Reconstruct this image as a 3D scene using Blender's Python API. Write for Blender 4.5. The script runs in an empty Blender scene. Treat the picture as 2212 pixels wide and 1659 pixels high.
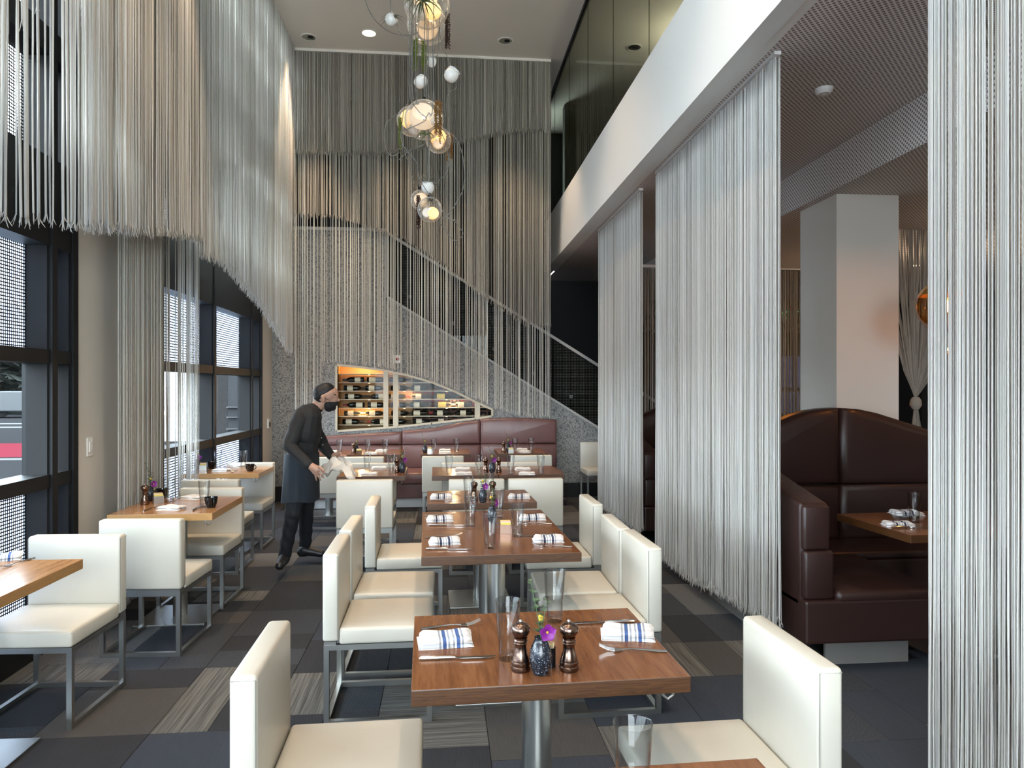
import bpy, bmesh, math, random
import numpy as np
from mathutils import Vector, Matrix, Euler

random.seed(7); rng = np.random.default_rng(7)
S = bpy.context.scene
COL = S.collection
PI = math.pi
R = math.radians

# ---------------------------------------------------------------- camera, sky, exposure
CAMZ = 1.54; F = 1533.0; YAW = R(5.59); HOR = 838.0
cd = bpy.data.cameras.new('camera'); cam = bpy.data.objects.new('camera', cd); COL.objects.link(cam)
cam.location = (0, 0, CAMZ); cam.rotation_euler = (R(90), 0, -YAW)
cd.sensor_width = 36; cd.lens = 36 * F / 2212; cd.shift_y = (HOR - 829.5) / 2212; cd.clip_start = .05; cd.clip_end = 200
S.camera = cam
w = bpy.data.worlds.new('sky'); S.world = w; w.use_nodes = True
wt = w.node_tree; bg = wt.nodes['Background']; bg.inputs[0].default_value = (.80, .92, 1.0, 1); bg.inputs[1].default_value = 16
S.view_settings.view_transform = 'Standard'; S.view_settings.look = 'None'
S.view_settings.exposure = 0.52; S.view_settings.gamma = 1; S.view_settings.use_curve_mapping = False
cy = S.cycles
cy.use_denoising = True; cy.max_bounces = 8; cy.diffuse_bounces = 4; cy.glossy_bounces = 3; cy.transmission_bounces = 6
cy.transparent_max_bounces = 24; cy.caustics_reflective = False; cy.caustics_refractive = False
cy.sample_clamp_indirect = 6; cy.use_adaptive_sampling = True; cy.adaptive_threshold = .03


def lamp(kind, name, loc, power, color, rot=(0, 0, 0), size=.1, size_y=None, spot=60, blend=.6, portal=False):
    l = bpy.data.lights.new(name, kind); l.energy = power; l.color = color
    if kind == 'AREA':
        l.size = size
        if size_y: l.shape = 'RECTANGLE'; l.size_y = size_y
        if portal: l.cycles.is_portal = True
    elif kind == 'SPOT':
        l.spot_size = R(spot); l.spot_blend = blend; l.shadow_soft_size = size
    else:
        l.shadow_soft_size = size
    o = bpy.data.objects.new(name, l); COL.objects.link(o); o.location = loc; o.rotation_euler = rot
    return o


WARM = (1, .62, .30); WARM2 = (1, .74, .5)
# daylight portals: the long window wall at left and the window wall behind the camera
for (y0, y1) in ((-3.9, 4.72), (6.1, 9.3)):
    lamp('AREA', 'window_portal', (-2.5, (y0 + y1) / 2, 3.0), 1, (1, 1, 1), (0, -R(90), 0), 5.8, y1 - y0, portal=True)
lamp('AREA', 'window_portal', (-.35, -4.5, 2.1), 1, (1, 1, 1), (-R(90), 0, R(180)), 3.9, 2.6, portal=True)
# ceiling downlights (warm)
for (x, y, e, sp) in ((-1.70, 8.95, 420, 50), (-1.72, 5.2, 330, 46), (-.6, 8.8, 230, 60), (.9, 8.8, 230, 60), (-.9, 4.2, 170, 80), (.6, 3.2, 170, 80), (.4, 6.3, 150, 80), (-.6, .8, 150, 80)):
    lamp('SPOT', 'downlight_lamp', (x, y, 5.93), e, WARM2, (0, 0, 0), .06, spot=sp)
for (x, y, e) in ((2.5, 1.6, 6), (5.8, 2.6, 10), (5.6, 7.6, 20), (2.6, -.8, 14), (6.4, 5.5, 14)):  # added lamps without pendants, to brighten the booth room and its ceiling
    lamp('POINT', 'booth_room_fill_lamp', (x, y, 2.35), e, WARM2, size=.15)
for (x, y) in ((3.2, 2.5), (3.2, 5.5), (3.2, 8.5)):  # added lamps that lift the upper room behind the glass
    lamp('POINT', 'upper_floor_fill_lamp', (x, y, 5.6), 40, (1, .92, .75), size=.15)


# ---------------------------------------------------------------- helpers
def at(px, py, X=None, Y=None, Z=None):
    """the world point seen at a pixel of the photograph on the plane X=, Y= or Z="""
    u = (px - 1106) / F; v = (HOR - py) / F
    c, s = math.cos(YAW), math.sin(YAW)
    d = Vector((s + u * c, c - u * s, v))
    if X is not None: t = X / d.x
    elif Y is not None: t = Y / d.y
    else: t = (Z - CAMZ) / d.z
    return Vector((0, 0, CAMZ)) + d * t


def tag(o, label=None, cat=None, group=None, kind=None):
    if label: o['label'] = label
    if cat: o['category'] = cat
    if group: o['group'] = group
    if kind: o['kind'] = kind
    return o


def empty(name, label, cat, loc=(0, 0, 0), rz=0, group=None):
    o = bpy.data.objects.new(name, None); COL.objects.link(o); o.location = loc; o.rotation_euler = (0, 0, rz)
    o.empty_display_size = .1
    return tag(o, label, cat, group)


class MB:
    def __init__(s): s.v = []; s.f = []; s.m = []
    def add(s, vs, fs, mi=0):
        n = len(s.v); s.v += [tuple(p) for p in vs]; s.f += [tuple(i + n for i in f) for f in fs]; s.m += [mi] * len(fs); return s
    def box(s, a, b, mi=0):
        x0, y0, z0 = a; x1, y1, z1 = b
        return s.add([(x0, y0, z0), (x1, y0, z0), (x1, y1, z0), (x0, y1, z0), (x0, y0, z1), (x1, y0, z1), (x1, y1, z1), (x0, y1, z1)],
                     [(3, 2, 1, 0), (4, 5, 6, 7), (0, 1, 5, 4), (1, 2, 6, 5), (2, 3, 7, 6), (3, 0, 4, 7)], mi)
    def prism(s, poly, axis, a, b, mi=0):
        n = len(poly)
        def P(p, t):
            if axis == 'y': return (p[0], t, p[1])
            if axis == 'x': return (t, p[0], p[1])
            return (p[0], p[1], t)
        vs = [P(p, a) for p in poly] + [P(p, b) for p in poly]
        fs = [tuple(range(n)), tuple(range(2 * n - 1, n - 1, -1))] + [(i, i + n, (i + 1) % n + n, (i + 1) % n) for i in range(n)]
        return s.add(vs, fs, mi)
    def tube(s, pts, r, n=6, mi=0, cap=True):
        pts = [Vector(p) for p in pts]; rs = r if isinstance(r, (list, tuple)) else [r] * len(pts)
        up = Vector((0, 0, 1)); rings = []; prev = None
        for i, p in enumerate(pts):
            t = (pts[min(i + 1, len(pts) - 1)] - pts[max(i - 1, 0)])
            if t.length < 1e-9: t = Vector((0, 0, 1))
            t.normalize()
            a = (prev - t * prev.dot(t)) if prev is not None else t.cross(up if abs(t.z) < .9 else Vector((1, 0, 0)))
            if a.length < 1e-6: a = t.cross(Vector((1, 0, 0)))
            a.normalize(); prev = a; b = t.cross(a)
            rings.append([p + (a * math.cos(2 * PI * k / n) + b * math.sin(2 * PI * k / n)) * rs[i] for k in range(n)])
        vs = [q for ring in rings for q in ring]
        fs = [(i * n + k, i * n + (k + 1) % n, (i + 1) * n + (k + 1) % n, (i + 1) * n + k) for i in range(len(pts) - 1) for k in range(n)]
        if cap: fs += [tuple(range(n - 1, -1, -1)), tuple((len(pts) - 1) * n + k for k in range(n))]
        return s.add(vs, fs, mi)
    def lathe(s, prof, n=20, c=(0, 0, 0), mi=0, axis='z', cap=True):
        vs = []
        for (r, z) in prof:
            for k in range(n):
                a = 2 * PI * k / n
                if axis == 'z': vs.append((c[0] + r * math.cos(a), c[1] + r * math.sin(a), c[2] + z))
                elif axis == 'x': vs.append((c[0] + z, c[1] + r * math.cos(a), c[2] + r * math.sin(a)))
                else: vs.append((c[0] + r * math.sin(a), c[1] + z, c[2] + r * math.cos(a)))
        m = len(prof)
        fs = [(i * n + k, i * n + (k + 1) % n, (i + 1) * n + (k + 1) % n, (i + 1) * n + k) for i in range(m - 1) for k in range(n)]
        if cap: fs += [tuple(range(n - 1, -1, -1)), tuple((m - 1) * n + k for k in range(n))]
        return s.add(vs, fs, mi)
    def mesh(s, name, mats, smooth=False, bevel=0, seg=2):
        me = bpy.data.meshes.new(name); me.from_pydata(s.v, [], s.f); me.update()
        for m in (mats if isinstance(mats, (list, tuple)) else [mats]): me.materials.append(m)
        if any(s.m): me.polygons.foreach_set('material_index', s.m)
        if bevel:
            bm = bmesh.new(); bm.from_mesh(me)
            es = [e for e in bm.edges if len(e.link_faces) == 2 and e.calc_face_angle(0) > .5]
            bmesh.ops.bevel(bm, geom=es, offset=bevel, segments=seg, affect='EDGES', profile=.6, clamp_overlap=True)
            bm.to_mesh(me); bm.free()
        if smooth:
            me.polygons.foreach_set('use_smooth', [True] * len(me.polygons))
            try: me.set_sharp_from_angle(angle=R(smooth if smooth is not True else 50))
            except Exception: pass
        return me
    def build(s, name, mats, parent=None, smooth=False, bevel=0, seg=2, loc=None):
        return obj(name, s.mesh(name, mats, smooth, bevel, seg), parent, loc)


def obj(name, me, parent=None, loc=None, rz=None):
    o = bpy.data.objects.new(name, me); COL.objects.link(o)
    if parent: o.parent = parent
    if loc is not None: o.location = loc
    if rz is not None: o.rotation_euler = (0, 0, rz)
    return o


def kids(o): return [c for c in list(o.children)]


def dup(o, loc, rz=0, label=None, group=None):
    r = o.copy(); COL.objects.link(r); r.location = loc; r.rotation_euler = (0, 0, rz)
    if label: r['label'] = label
    if group: r['group'] = group
    for ch in kids(o):
        c = ch.copy(); COL.objects.link(c); c.parent = r
        for g in kids(ch):
            d = g.copy(); COL.objects.link(d); d.parent = c
    return r


used = set()


def place(proto, loc, rz, label, group=None):
    if proto.name not in used:
        used.add(proto.name); proto.location = loc; proto.rotation_euler = (0, 0, rz); proto['label'] = label
        if group: proto['group'] = group
        return proto
    return dup(proto, loc, rz, label, group)


# ---------------------------------------------------------------- materials
def mat(name, col, rough=.5, metal=0, coat=0, spec=.5, **k):
    m = bpy.data.materials.new(name); m.use_nodes = True; b = m.node_tree.nodes['Principled BSDF']
    b.inputs['Base Color'].default_value = (*col, 1); b.inputs['Roughness'].default_value = rough
    b.inputs['Metallic'].default_value = metal; b.inputs['Coat Weight'].default_value = coat
    b.inputs['Coat Roughness'].default_value = .08; b.inputs['Specular IOR Level'].default_value = spec
    if 'emit' in k:
        b.inputs['Emission Color'].default_value = (*k['emit'], 1); b.inputs['Emission Strength'].default_value = k.get('es', 1)
    return m


def N(m, t, **props):
    n = m.node_tree.nodes.new(t)
    for k, v in props.items(): setattr(n, k, v)
    return n


def L(m, a, b): m.node_tree.links.new(a, b)


def bsdf(m): return m.node_tree.nodes['Principled BSDF']


def math_n(m, op, a, b=None, c=None):
    n = N(m, 'ShaderNodeMath', operation=op)
    for i, x in enumerate((a, b, c)):
        if x is None: continue
        if isinstance(x, (int, float)): n.inputs[i].default_value = x
        else: L(m, x, n.inputs[i])
    return n.outputs[0]


def mixc(m, fac, c1, c2):
    n = N(m, 'ShaderNodeMix', data_type='RGBA')
    if isinstance(fac, (int, float)): n.inputs[0].default_value = fac
    else: L(m, fac, n.inputs[0])
    for i, c in ((6, c1), (7, c2)):
        if isinstance(c, tuple): n.inputs[i].default_value = (*c, 1)
        else: L(m, c, n.inputs[i])
    return n.outputs[2]


def coords(m, kind='Object', scale=(1, 1, 1), rot=(0, 0, 0)):
    t = N(m, 'ShaderNodeTexCoord'); mp = N(m, 'ShaderNodeMapping')
    mp.inputs['Scale'].default_value = scale; mp.inputs['Rotation'].default_value = rot
    L(m, t.outputs[kind], mp.inputs[0]); return mp.outputs[0]


def noise(m, vec, scale, detail=3, rough=.5):
    n = N(m, 'ShaderNodeTexNoise'); n.inputs['Scale'].default_value = scale; n.inputs['Detail'].default_value = detail
    n.inputs['Roughness'].default_value = rough; L(m, vec, n.inputs['Vector']); return n.outputs['Fac']


def ramp(m, fac, stops):
    r = N(m, 'ShaderNodeValToRGB'); el = r.color_ramp.elements
    while len(el) < len(stops): el.new(.5)
    for e, (p, c) in zip(el, stops): e.position = p; e.color = (*c, 1) if len(c) == 3 else c
    L(m, fac, r.inputs[0]); return r.outputs[0]


def bump(m, h, strength=.3, dist=.01):
    b = N(m, 'ShaderNodeBump'); b.inputs['Strength'].default_value = strength; b.inputs['Distance'].default_value = dist
    L(m, h, b.inputs['Height']); L(m, b.outputs[0], bsdf(m).inputs['Normal'])


M = {}
M['white'] = mat('white_paint', (.74, .72, .68), .6)
M['fascia'] = mat('fascia_paint', (.69, .68, .645), .6)
M['pillar'] = mat('pillar_paint', (.62, .58, .52), .6)
M['ceiling'] = mat('ceiling_paint', (.78, .73, .66), .8)
M['black'] = mat('black_metal', (.008, .009, .010), .5, spec=.25)
M['graymetal'] = mat('grey_window_metal', (.020, .020, .021), .65, spec=.15)
M['blackwall'] = mat('black_wall', (.006, .006, .007), .7)
M['darkwall'] = mat('dark_wall', (.045, .045, .042), .8)
M['oliv'] = mat('upper_wall', (.12, .12, .10), .8)
M['rail'] = mat('white_rail', (.78, .77, .74), .4)
M['steel'] = mat('brushed_steel', (.44, .44, .42), .32, 1)
M['plinth'] = mat('shaded_plinth', (.17, .16, .145), .7)  # white plinth, its shade put into the grey base colour
M['dimsteel'] = mat('dull_steel', (.09, .09, .088), .6, .3)
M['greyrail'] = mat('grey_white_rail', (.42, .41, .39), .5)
M['silver'] = mat('cutlery_steel', (.62, .61, .60), .16, 1)
M['bronze'] = mat('bronze_mill', (.20, .13, .10), .22, 1)
M['blackcup'] = mat('black_glaze', (.006, .006, .007), .08)
M['cork'] = mat('toothpicks', (.7, .55, .3), .7)
M['skin'] = mat('skin', (.42, .24, .17), .5)
M['shirt'] = mat('charcoal_shirt', (.011, .011, .012), .8)
M['apron'] = mat('navy_apron', (.011, .017, .026), .8)
M['trouser'] = mat('dark_trousers', (.006, .007, .011), .8)
M['hair'] = mat('black_hair', (.005, .004, .004), .6)
M['mask'] = mat('black_mask', (.008, .008, .009), .8)
M['shoe'] = mat('black_shoe', (.010, .010, .011), .4)
M['sole'] = mat('grey_sole', (.10, .10, .10), .7)
M['cloth'] = mat('wiping_cloth', (.66, .62, .56), .9)
M['leaf'] = mat('eucalyptus_leaf', (.07, .12, .055), .6)
M['leaf2'] = mat('air_plant_leaf', (.10, .13, .05), .6)
M['succ'] = mat('trailing_green', (.22, .28, .05), .6)
M['succ2'] = mat('trailing_brown', (.05, .022, .018), .7)
M['succ3'] = mat('trailing_rust', (.28, .14, .03), .7)
M['orchid'] = mat('orchid_purple', (.20, .012, .22), .5)
M['yellow'] = mat('billy_button_yellow', (.60, .42, .05), .8)
M['plast'] = mat('white_plastic', (.8, .79, .76), .35)
M['packet'] = mat('paper_packet_yellow', (.75, .58, .12), .6)
M['packet2'] = mat('paper_packet_pink', (.75, .35, .30), .6)
M['asphalt'] = mat('asphalt', (.018, .018, .019), .9, spec=0)
M['concrete'] = mat('concrete', (.14, .14, .135), .9)
M['redpaint'] = mat('red_road_paint', (.085, .014, .02), .9, spec=0)
M['line'] = mat('road_line_white', (.08, .08, .08), .9, spec=0)
M['hedge'] = mat('hedge', (.006, .009, .005), .9)
M['facade'] = mat('white_facade', (.3, .3, .31), .9)
M['greyfacade'] = mat('grey_facade', (.016, .017, .019), .9)
M['car'] = mat('silver_car', (.03, .032, .035), .35)
M['honey'] = mat('honey_wood', (.55, .33, .12), .5)
M['rack'] = mat('rack_wood', (.20, .055, .02), .5)
M['bottle'] = mat('dark_bottle', (.004, .005, .004), .06)
M['label'] = mat('bottle_paper', (.80, .72, .55), .7)
M['label2'] = mat('bottle_paper_yellow', (.85, .66, .15), .7)
M['capred'] = mat('bottle_foil_red', (.30, .02, .02), .35)
M['capdark'] = mat('bottle_foil_dark', (.03, .02, .015), .3)
M['lampwarm'] = mat('lamp_filament', (1, .7, .3), .5, emit=(1, .60, .22), es=30)
M['milk'] = mat('lit_milk_glass', (.92, .85, .75), .3, emit=(1, .58, .24), es=.36)
M['milk2'] = mat('milk_glass_dim', (.88, .85, .80), .3, emit=(1, .70, .45), es=.10)
M['milkhot'] = mat('lit_bulb_face', (1, .8, .5), .3, emit=(1, .55, .16), es=.85)
M['whiteglass'] = mat('white_glass', (.85, .85, .83), .12)
M['cord'] = mat('grey_cord', (.16, .16, .15), .5)
M['amber'] = mat('amber_mirror_glass', (.75, .40, .10), .12, .85)
M['canin'] = mat('downlight_reflector', (.8, .78, .7), .15, 1)
M['canlit'] = mat('downlight_lit', (1, .85, .6), .4, emit=(1, .80, .5), es=3)
M['seam'] = mat('seam_thread', (.25, .23, .2), .8)
M['seamdark'] = mat('dark_seam', (.02, .01, .01), .7)
M['exitg'] = mat('exit_green', (.1, .6, .25), .5, emit=(.15, .9, .3), es=.6)
M['canbox'] = mat('bottle_end_red', (.25, .02, .02), .4)


def m_leather(name, c1, c2, rough, bs=.15):
    m = mat(name, c1, rough); v = coords(m)
    n = noise(m, v, 5, 3); L(m, mixc(m, n, c1, c2), bsdf(m).inputs['Base Color'])
    n2 = noise(m, v, 9, 2); bump(m, n2, bs, .02); return m


M['cream'] = m_leather('cream_leather', (.60, .565, .485), (.545, .51, .43), .36, .10)
M['brown'] = m_leather('brown_leather', (.029, .0115, .009), (.022, .009, .007), .40, .12)
M['brown2'] = m_leather('mauve_brown_leather', (.20, .105, .095), (.165, .08, .075), .33, .10)


def m_wood(name, c1, c2, c3, rough=.22):
    m = mat(name, c1, rough, coat=.12); v = coords(m, scale=(9, .9, 9))
    n = noise(m, v, 6, 6, .6); base = ramp(m, n, [(.3, c2), (.52, c1), (.75, c3)])
    v2 = coords(m, scale=(60, 3, 60)); n2 = noise(m, v2, 4, 3)
    L(m, mixc(m, math_n(m, 'MULTIPLY', n2, .35), base, c2), bsdf(m).inputs['Base Color'])
    return m


M['wood'] = m_wood('walnut_top', (.20, .078, .028), (.13, .046, .016), (.26, .108, .042))
M['woodL'] = m_wood('honey_top', (.36, .175, .068), (.25, .11, .04), (.45, .24, .10))


def m_woodedge(name, c1, c2):
    m = mat(name, c1, .4); v = coords(m, scale=(.6, .6, 26)); n = noise(m, v, 3.2, 4, .6)
    f = math_n(m, 'FRACT', math_n(m, 'MULTIPLY', n, 9)); L(m, mixc(m, f, c1, c2), bsdf(m).inputs['Base Color']); return m


M['woodedge'] = m_woodedge('walnut_edge', (.105, .042, .013), (.038, .014, .005))
M['woodLedge'] = m_woodedge('honey_edge', (.48, .26, .09), (.34, .17, .055))


def m_worm():
    m = mat('vermiculated_plaster', (.4, .4, .4), .85); v = coords(m)
    n = noise(m, v, 26, 1.2, .5); a = math_n(m, 'ABSOLUTE', math_n(m, 'SUBTRACT', n, .5))
    n3 = noise(m, v, 40, 0, .5); a2 = math_n(m, 'ABSOLUTE', math_n(m, 'SUBTRACT', n3, .5))
    mn = math_n(m, 'MINIMUM', a, a2)
    c = ramp(m, mn, [(0, (.10, .105, .11)), (.018, (.13, .135, .14)), (.034, (.34, .335, .32)), (1, (.38, .375, .36))])
    L(m, c, bsdf(m).inputs['Base Color'])
    h = ramp(m, mn, [(0, (0, 0, 0)), (.03, (1, 1, 1))]); bump(m, h, .5, .006); return m


M['worm'] = m_worm()


def m_perf(name, base, hole, pitch, planar='xy'):
    m = mat(name, base, .6)
    t = N(m, 'ShaderNodeTexCoord'); sp = N(m, 'ShaderNodeSeparateXYZ'); L(m, t.outputs['Object'], sp.inputs[0])
    a, b = (sp.outputs[0], sp.outputs[1]) if planar == 'xy' else ((sp.outputs[1], sp.outputs[2]) if planar == 'yz' else (sp.outputs[0], sp.outputs[2]))
    def cell(off):
        out = []
        for c in (a, b):
            f = math_n(m, 'FRACT', math_n(m, 'ADD', math_n(m, 'MULTIPLY', c, 1 / pitch), 100.0 + off))
            g = math_n(m, 'SUBTRACT', f, .5); out.append(math_n(m, 'MULTIPLY', g, g))
        return math_n(m, 'ADD', out[0], out[1])
    d = math_n(m, 'MINIMUM', cell(0), cell(.5))
    hf = math_n(m, 'LESS_THAN', d, .062)
    L(m, mixc(m, hf, base, hole), bsdf(m).inputs['Base Color'])
    return m


M['perf'] = m_perf('perforated_ceiling_metal', (.80, .73, .69), (.22, .19, .18), .034)
M['perfv'] = m_perf('perforated_bulkhead_metal', (.82, .78, .75), (.22, .19, .18), .034, 'yz')


def m_carpet(name, c1, c2, kind):
    m = mat(name, c1, .95, spec=.15)
    if kind == 'stripe':
        v = coords(m, scale=(38, .6, 1)); n = noise(m, v, 2.2, 3, .7); f = ramp(m, n, [(.38, (0, 0, 0)), (.62, (1, 1, 1))])
    elif kind == 'line':
        v = coords(m, scale=(90, 5, 1)); f = noise(m, v, 2, 2, .7)
    else:
        v = coords(m, scale=(1, 1, 1)); f = ramp(m, noise(m, v, 170, 1, .5), [(.4, (0, 0, 0)), (.6, (1, 1, 1))])
    L(m, mixc(m, f, c1, c2), bsdf(m).inputs['Base Color']); bump(m, f, .4, .004); return m


M['carpet'] = [
    m_carpet('carpet_charcoal', (.022, .023, .026), (.042, .043, .047), 'line'),
    m_carpet('carpet_slate', (.034, .037, .043), (.058, .062, .070), 'speck'),
    m_carpet('carpet_grey_stripe', (.060, .059, .056), (.155, .150, .138), 'stripe'),
    m_carpet('carpet_grey_speck', (.070, .070, .070), (.15, .15, .148), 'speck'),
    m_carpet('carpet_taupe', (.048, .046, .044), (.082, .078, .074), 'line'),
    m_carpet('carpet_blue_grey', (.030, .035, .045), (.050, .057, .070), 'line'),
]


def m_string(name, c1, c2, c3, trans=.35):
    m = bpy.data.materials.new(name); m.use_nodes = True; nt = m.node_tree; nt.nodes.remove(bsdf(m))
    out = nt.nodes['Material Output']; g = N(m, 'ShaderNodeNewGeometry')
    c = ramp(m, g.outputs['Random Per Island'], [(0, c1), (.45, c2), (.8, c3), (1, c1)])
    d = N(m, 'ShaderNodeBsdfDiffuse'); t = N(m, 'ShaderNodeBsdfTranslucent'); mx = N(m, 'ShaderNodeMixShader'); mx.inputs[0].default_value = trans
    L(m, c, d.inputs[0]); L(m, c, t.inputs[0]); L(m, d.outputs[0], mx.inputs[1]); L(m, t.outputs[0], mx.inputs[2]); L(m, mx.outputs[0], out.inputs[0]); return m


M['string'] = m_string('white_string', (.62, .60, .57), (.88, .87, .84), (.76, .74, .70), .48)
M['stringc'] = m_string('pale_string', (.60, .58, .52), (.90, .88, .82), (.74, .72, .66), .3)
M['stringb'] = m_string('grey_beige_string', (.30, .27, .23), (.72, .68, .60), (.50, .46, .40), .3)


def m_thin(name, tint, edge, gloss=.06, rough=.0, refl=.5):
    m = bpy.data.materials.new(name); m.use_nodes = True; nt = m.node_tree; nt.nodes.remove(bsdf(m)); out = nt.nodes['Material Output']
    lw = N(m, 'ShaderNodeLayerWeight'); lw.inputs['Blend'].default_value = .35
    c = mixc(m, lw.outputs['Facing'], tint, edge)
    t = N(m, 'ShaderNodeBsdfTransparent'); L(m, c, t.inputs[0])
    g = N(m, 'ShaderNodeBsdfGlossy'); g.inputs['Roughness'].default_value = rough
    lw2 = N(m, 'ShaderNodeLayerWeight'); lw2.inputs['Blend'].default_value = .5
    f = math_n(m, 'ADD', math_n(m, 'MULTIPLY', math_n(m, 'POWER', lw2.outputs['Facing'], 4.0), refl), gloss)
    mx = N(m, 'ShaderNodeMixShader'); L(m, f, mx.inputs[0]); L(m, t.outputs[0], mx.inputs[1]); L(m, g.outputs[0], mx.inputs[2]); L(m, mx.outputs[0], out.inputs[0]); return m


M['glass'] = m_thin('tumbler_glass', (.97, .975, .97), (.60, .61, .61), .03, 0, .8)
def m_frost():
    m = bpy.data.materials.new('frosted_film'); m.use_nodes = True; nt = m.node_tree; nt.nodes.remove(bsdf(m)); out = nt.nodes['Material Output']
    a = N(m, 'ShaderNodeBsdfTransparent'); b = N(m, 'ShaderNodeBsdfTranslucent'); b.inputs[0].default_value = (.62, .68, .80, 1); x = N(m, 'ShaderNodeMixShader'); x.inputs[0].default_value = .7
    L(m, a.outputs[0], x.inputs[1]); L(m, b.outputs[0], x.inputs[2]); L(m, x.outputs[0], out.inputs[0]); return m


M['frost'] = m_frost()


def m_globe():
    m = m_thin('milky_clear_globe', (.97, .97, .96), (.80, .79, .77), .06, 0, .9); nt = m.node_tree; out = nt.nodes['Material Output']; prev = out.inputs[0].links[0].from_socket
    lw = N(m, 'ShaderNodeLayerWeight'); lw.inputs['Blend'].default_value = .5; d = N(m, 'ShaderNodeBsdfDiffuse'); d.inputs[0].default_value = (.9, .88, .84, 1)
    f = math_n(m, 'ADD', math_n(m, 'MULTIPLY', math_n(m, 'POWER', lw.outputs['Facing'], 2.0), .55), .04)
    mx = N(m, 'ShaderNodeMixShader'); L(m, f, mx.inputs[0]); L(m, prev, mx.inputs[1]); L(m, d.outputs[0], mx.inputs[2]); L(m, mx.outputs[0], out.inputs[0]); return m


M['globe'] = m_globe()
M['cabpane'] = m_thin('cabinet_pane', (.96, .96, .95), (.9, .9, .89), .004, 0, .1)
M['pane'] = m_thin('window_pane', (.85, .87, .88), (.78, .8, .82), .03)
M['greenglass'] = m_thin('green_tinted_glass', (.66, .68, .63), (.55, .57, .52), .03, 0, .25)
M['amberglass'] = m_thin('amber_clear_glass', (.95, .62, .25), (.55, .25, .05), .12)


def m_stairglass():
    m = m_thin('dotted_stair_glass', (.42, .46, .45), (.36, .40, .39), .012, 0, .15)
    nt = m.node_tree; out = nt.nodes['Material Output']; prev = out.inputs[0].links[0].from_socket
    t = N(m, 'ShaderNodeTexCoord'); sp = N(m, 'ShaderNodeSeparateXYZ'); L(m, t.outputs['Object'], sp.inputs[0])
    acc = []
    for c in (sp.outputs[0], sp.outputs[2]):
        f = math_n(m, 'FRACT', math_n(m, 'MULTIPLY', c, 1 / .022)); g = math_n(m, 'SUBTRACT', f, .5); acc.append(math_n(m, 'MULTIPLY', g, g))
    hf = math_n(m, 'LESS_THAN', math_n(m, 'ADD', acc[0], acc[1]), .055)
    d = N(m, 'ShaderNodeBsdfDiffuse'); d.inputs[0].default_value = (.16, .165, .16, 1)
    mx = N(m, 'ShaderNodeMixShader'); L(m, hf, mx.inputs[0]); L(m, prev, mx.inputs[1]); L(m, d.outputs[0], mx.inputs[2]); L(m, mx.outputs[0], out.inputs[0]); return m


M['stairglass'] = m_stairglass()


def m_napkin(name, blue, cx):
    m = mat(name, (.70, .70, .71), .9); t = N(m, 'ShaderNodeTexCoord'); sp = N(m, 'ShaderNodeSeparateXYZ'); L(m, t.outputs['Object'], sp.inputs[0])
    x = sp.outputs[0]; col = None
    def band(c, w_):
        return math_n(m, 'LESS_THAN', math_n(m, 'ABSOLUTE', math_n(m, 'SUBTRACT', x, c)), w_)
    base = (.70, .70, .71)
    f = band(cx[0], .0055)
    c = mixc(m, f, base, blue)
    for q in cx[1:]: c = mixc(m, band(q, .0055), c, blue)
    for q in cx:
        for s_ in (-1, 1): c = mixc(m, band(q + s_ * .0135, .0028), c, (.30, .32, .36))
    L(m, c, bsdf(m).inputs['Base Color']); v = coords(m); bump(m, noise(m, v, 30, 2), .4, .006); return m


M['napkin'] = m_napkin('striped_napkin_blue', (.05, .10, .26), (-.004, .038))
M['napkin2'] = m_napkin('striped_napkin_navy', (.025, .035, .075), (-.02, .022))
M['napkin3'] = mat('white_napkin', (.68, .665, .65), .9)


def m_vase():
    m = mat('speckled_black_glaze', (.01, .012, .016), .18); v = coords(m)
    f = ramp(m, noise(m, v, 260, 2, .6), [(.60, (0, 0, 0)), (.68, (1, 1, 1))])
    L(m, mixc(m, f, (.012, .014, .02), (.30, .33, .38)), bsdf(m).inputs['Base Color']); return m


M['vase'] = m_vase()

# ================================================================ SETTING
XL = -2.30; XG = -2.43; YB = 9.9; ZC = 6.0; YBACK = -4.3


def struct(o): o['kind'] = 'structure'; return o


# floor
fl = MB().box((XL - .2, YBACK - .2, -.12), (9.0, 12.6, -.012)).build('floor', M['carpet'][0]); struct(fl)
tm = {}


def tile(x0, y0, w_, d_, k, rot=False):
    key = (round(w_, 3), round(d_, 3), k, rot)
    if key not in tm:
        g = .0015
        if rot: me = MB().box((g, g, -.010), (d_ - g, w_ - g, 0)).mesh('carpet_tile', M['carpet'][k])
        else: me = MB().box((g, g, -.010), (w_ - g, d_ - g, 0)).mesh('carpet_tile', M['carpet'][k])
        tm[key] = me
    o = obj('carpet_tile', tm[key], fl)
    if rot: o.location = (x0 + w_, y0, 0); o.rotation_euler = (0, 0, PI / 2)
    else: o.location = (x0, y0, 0)
    return o


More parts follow.
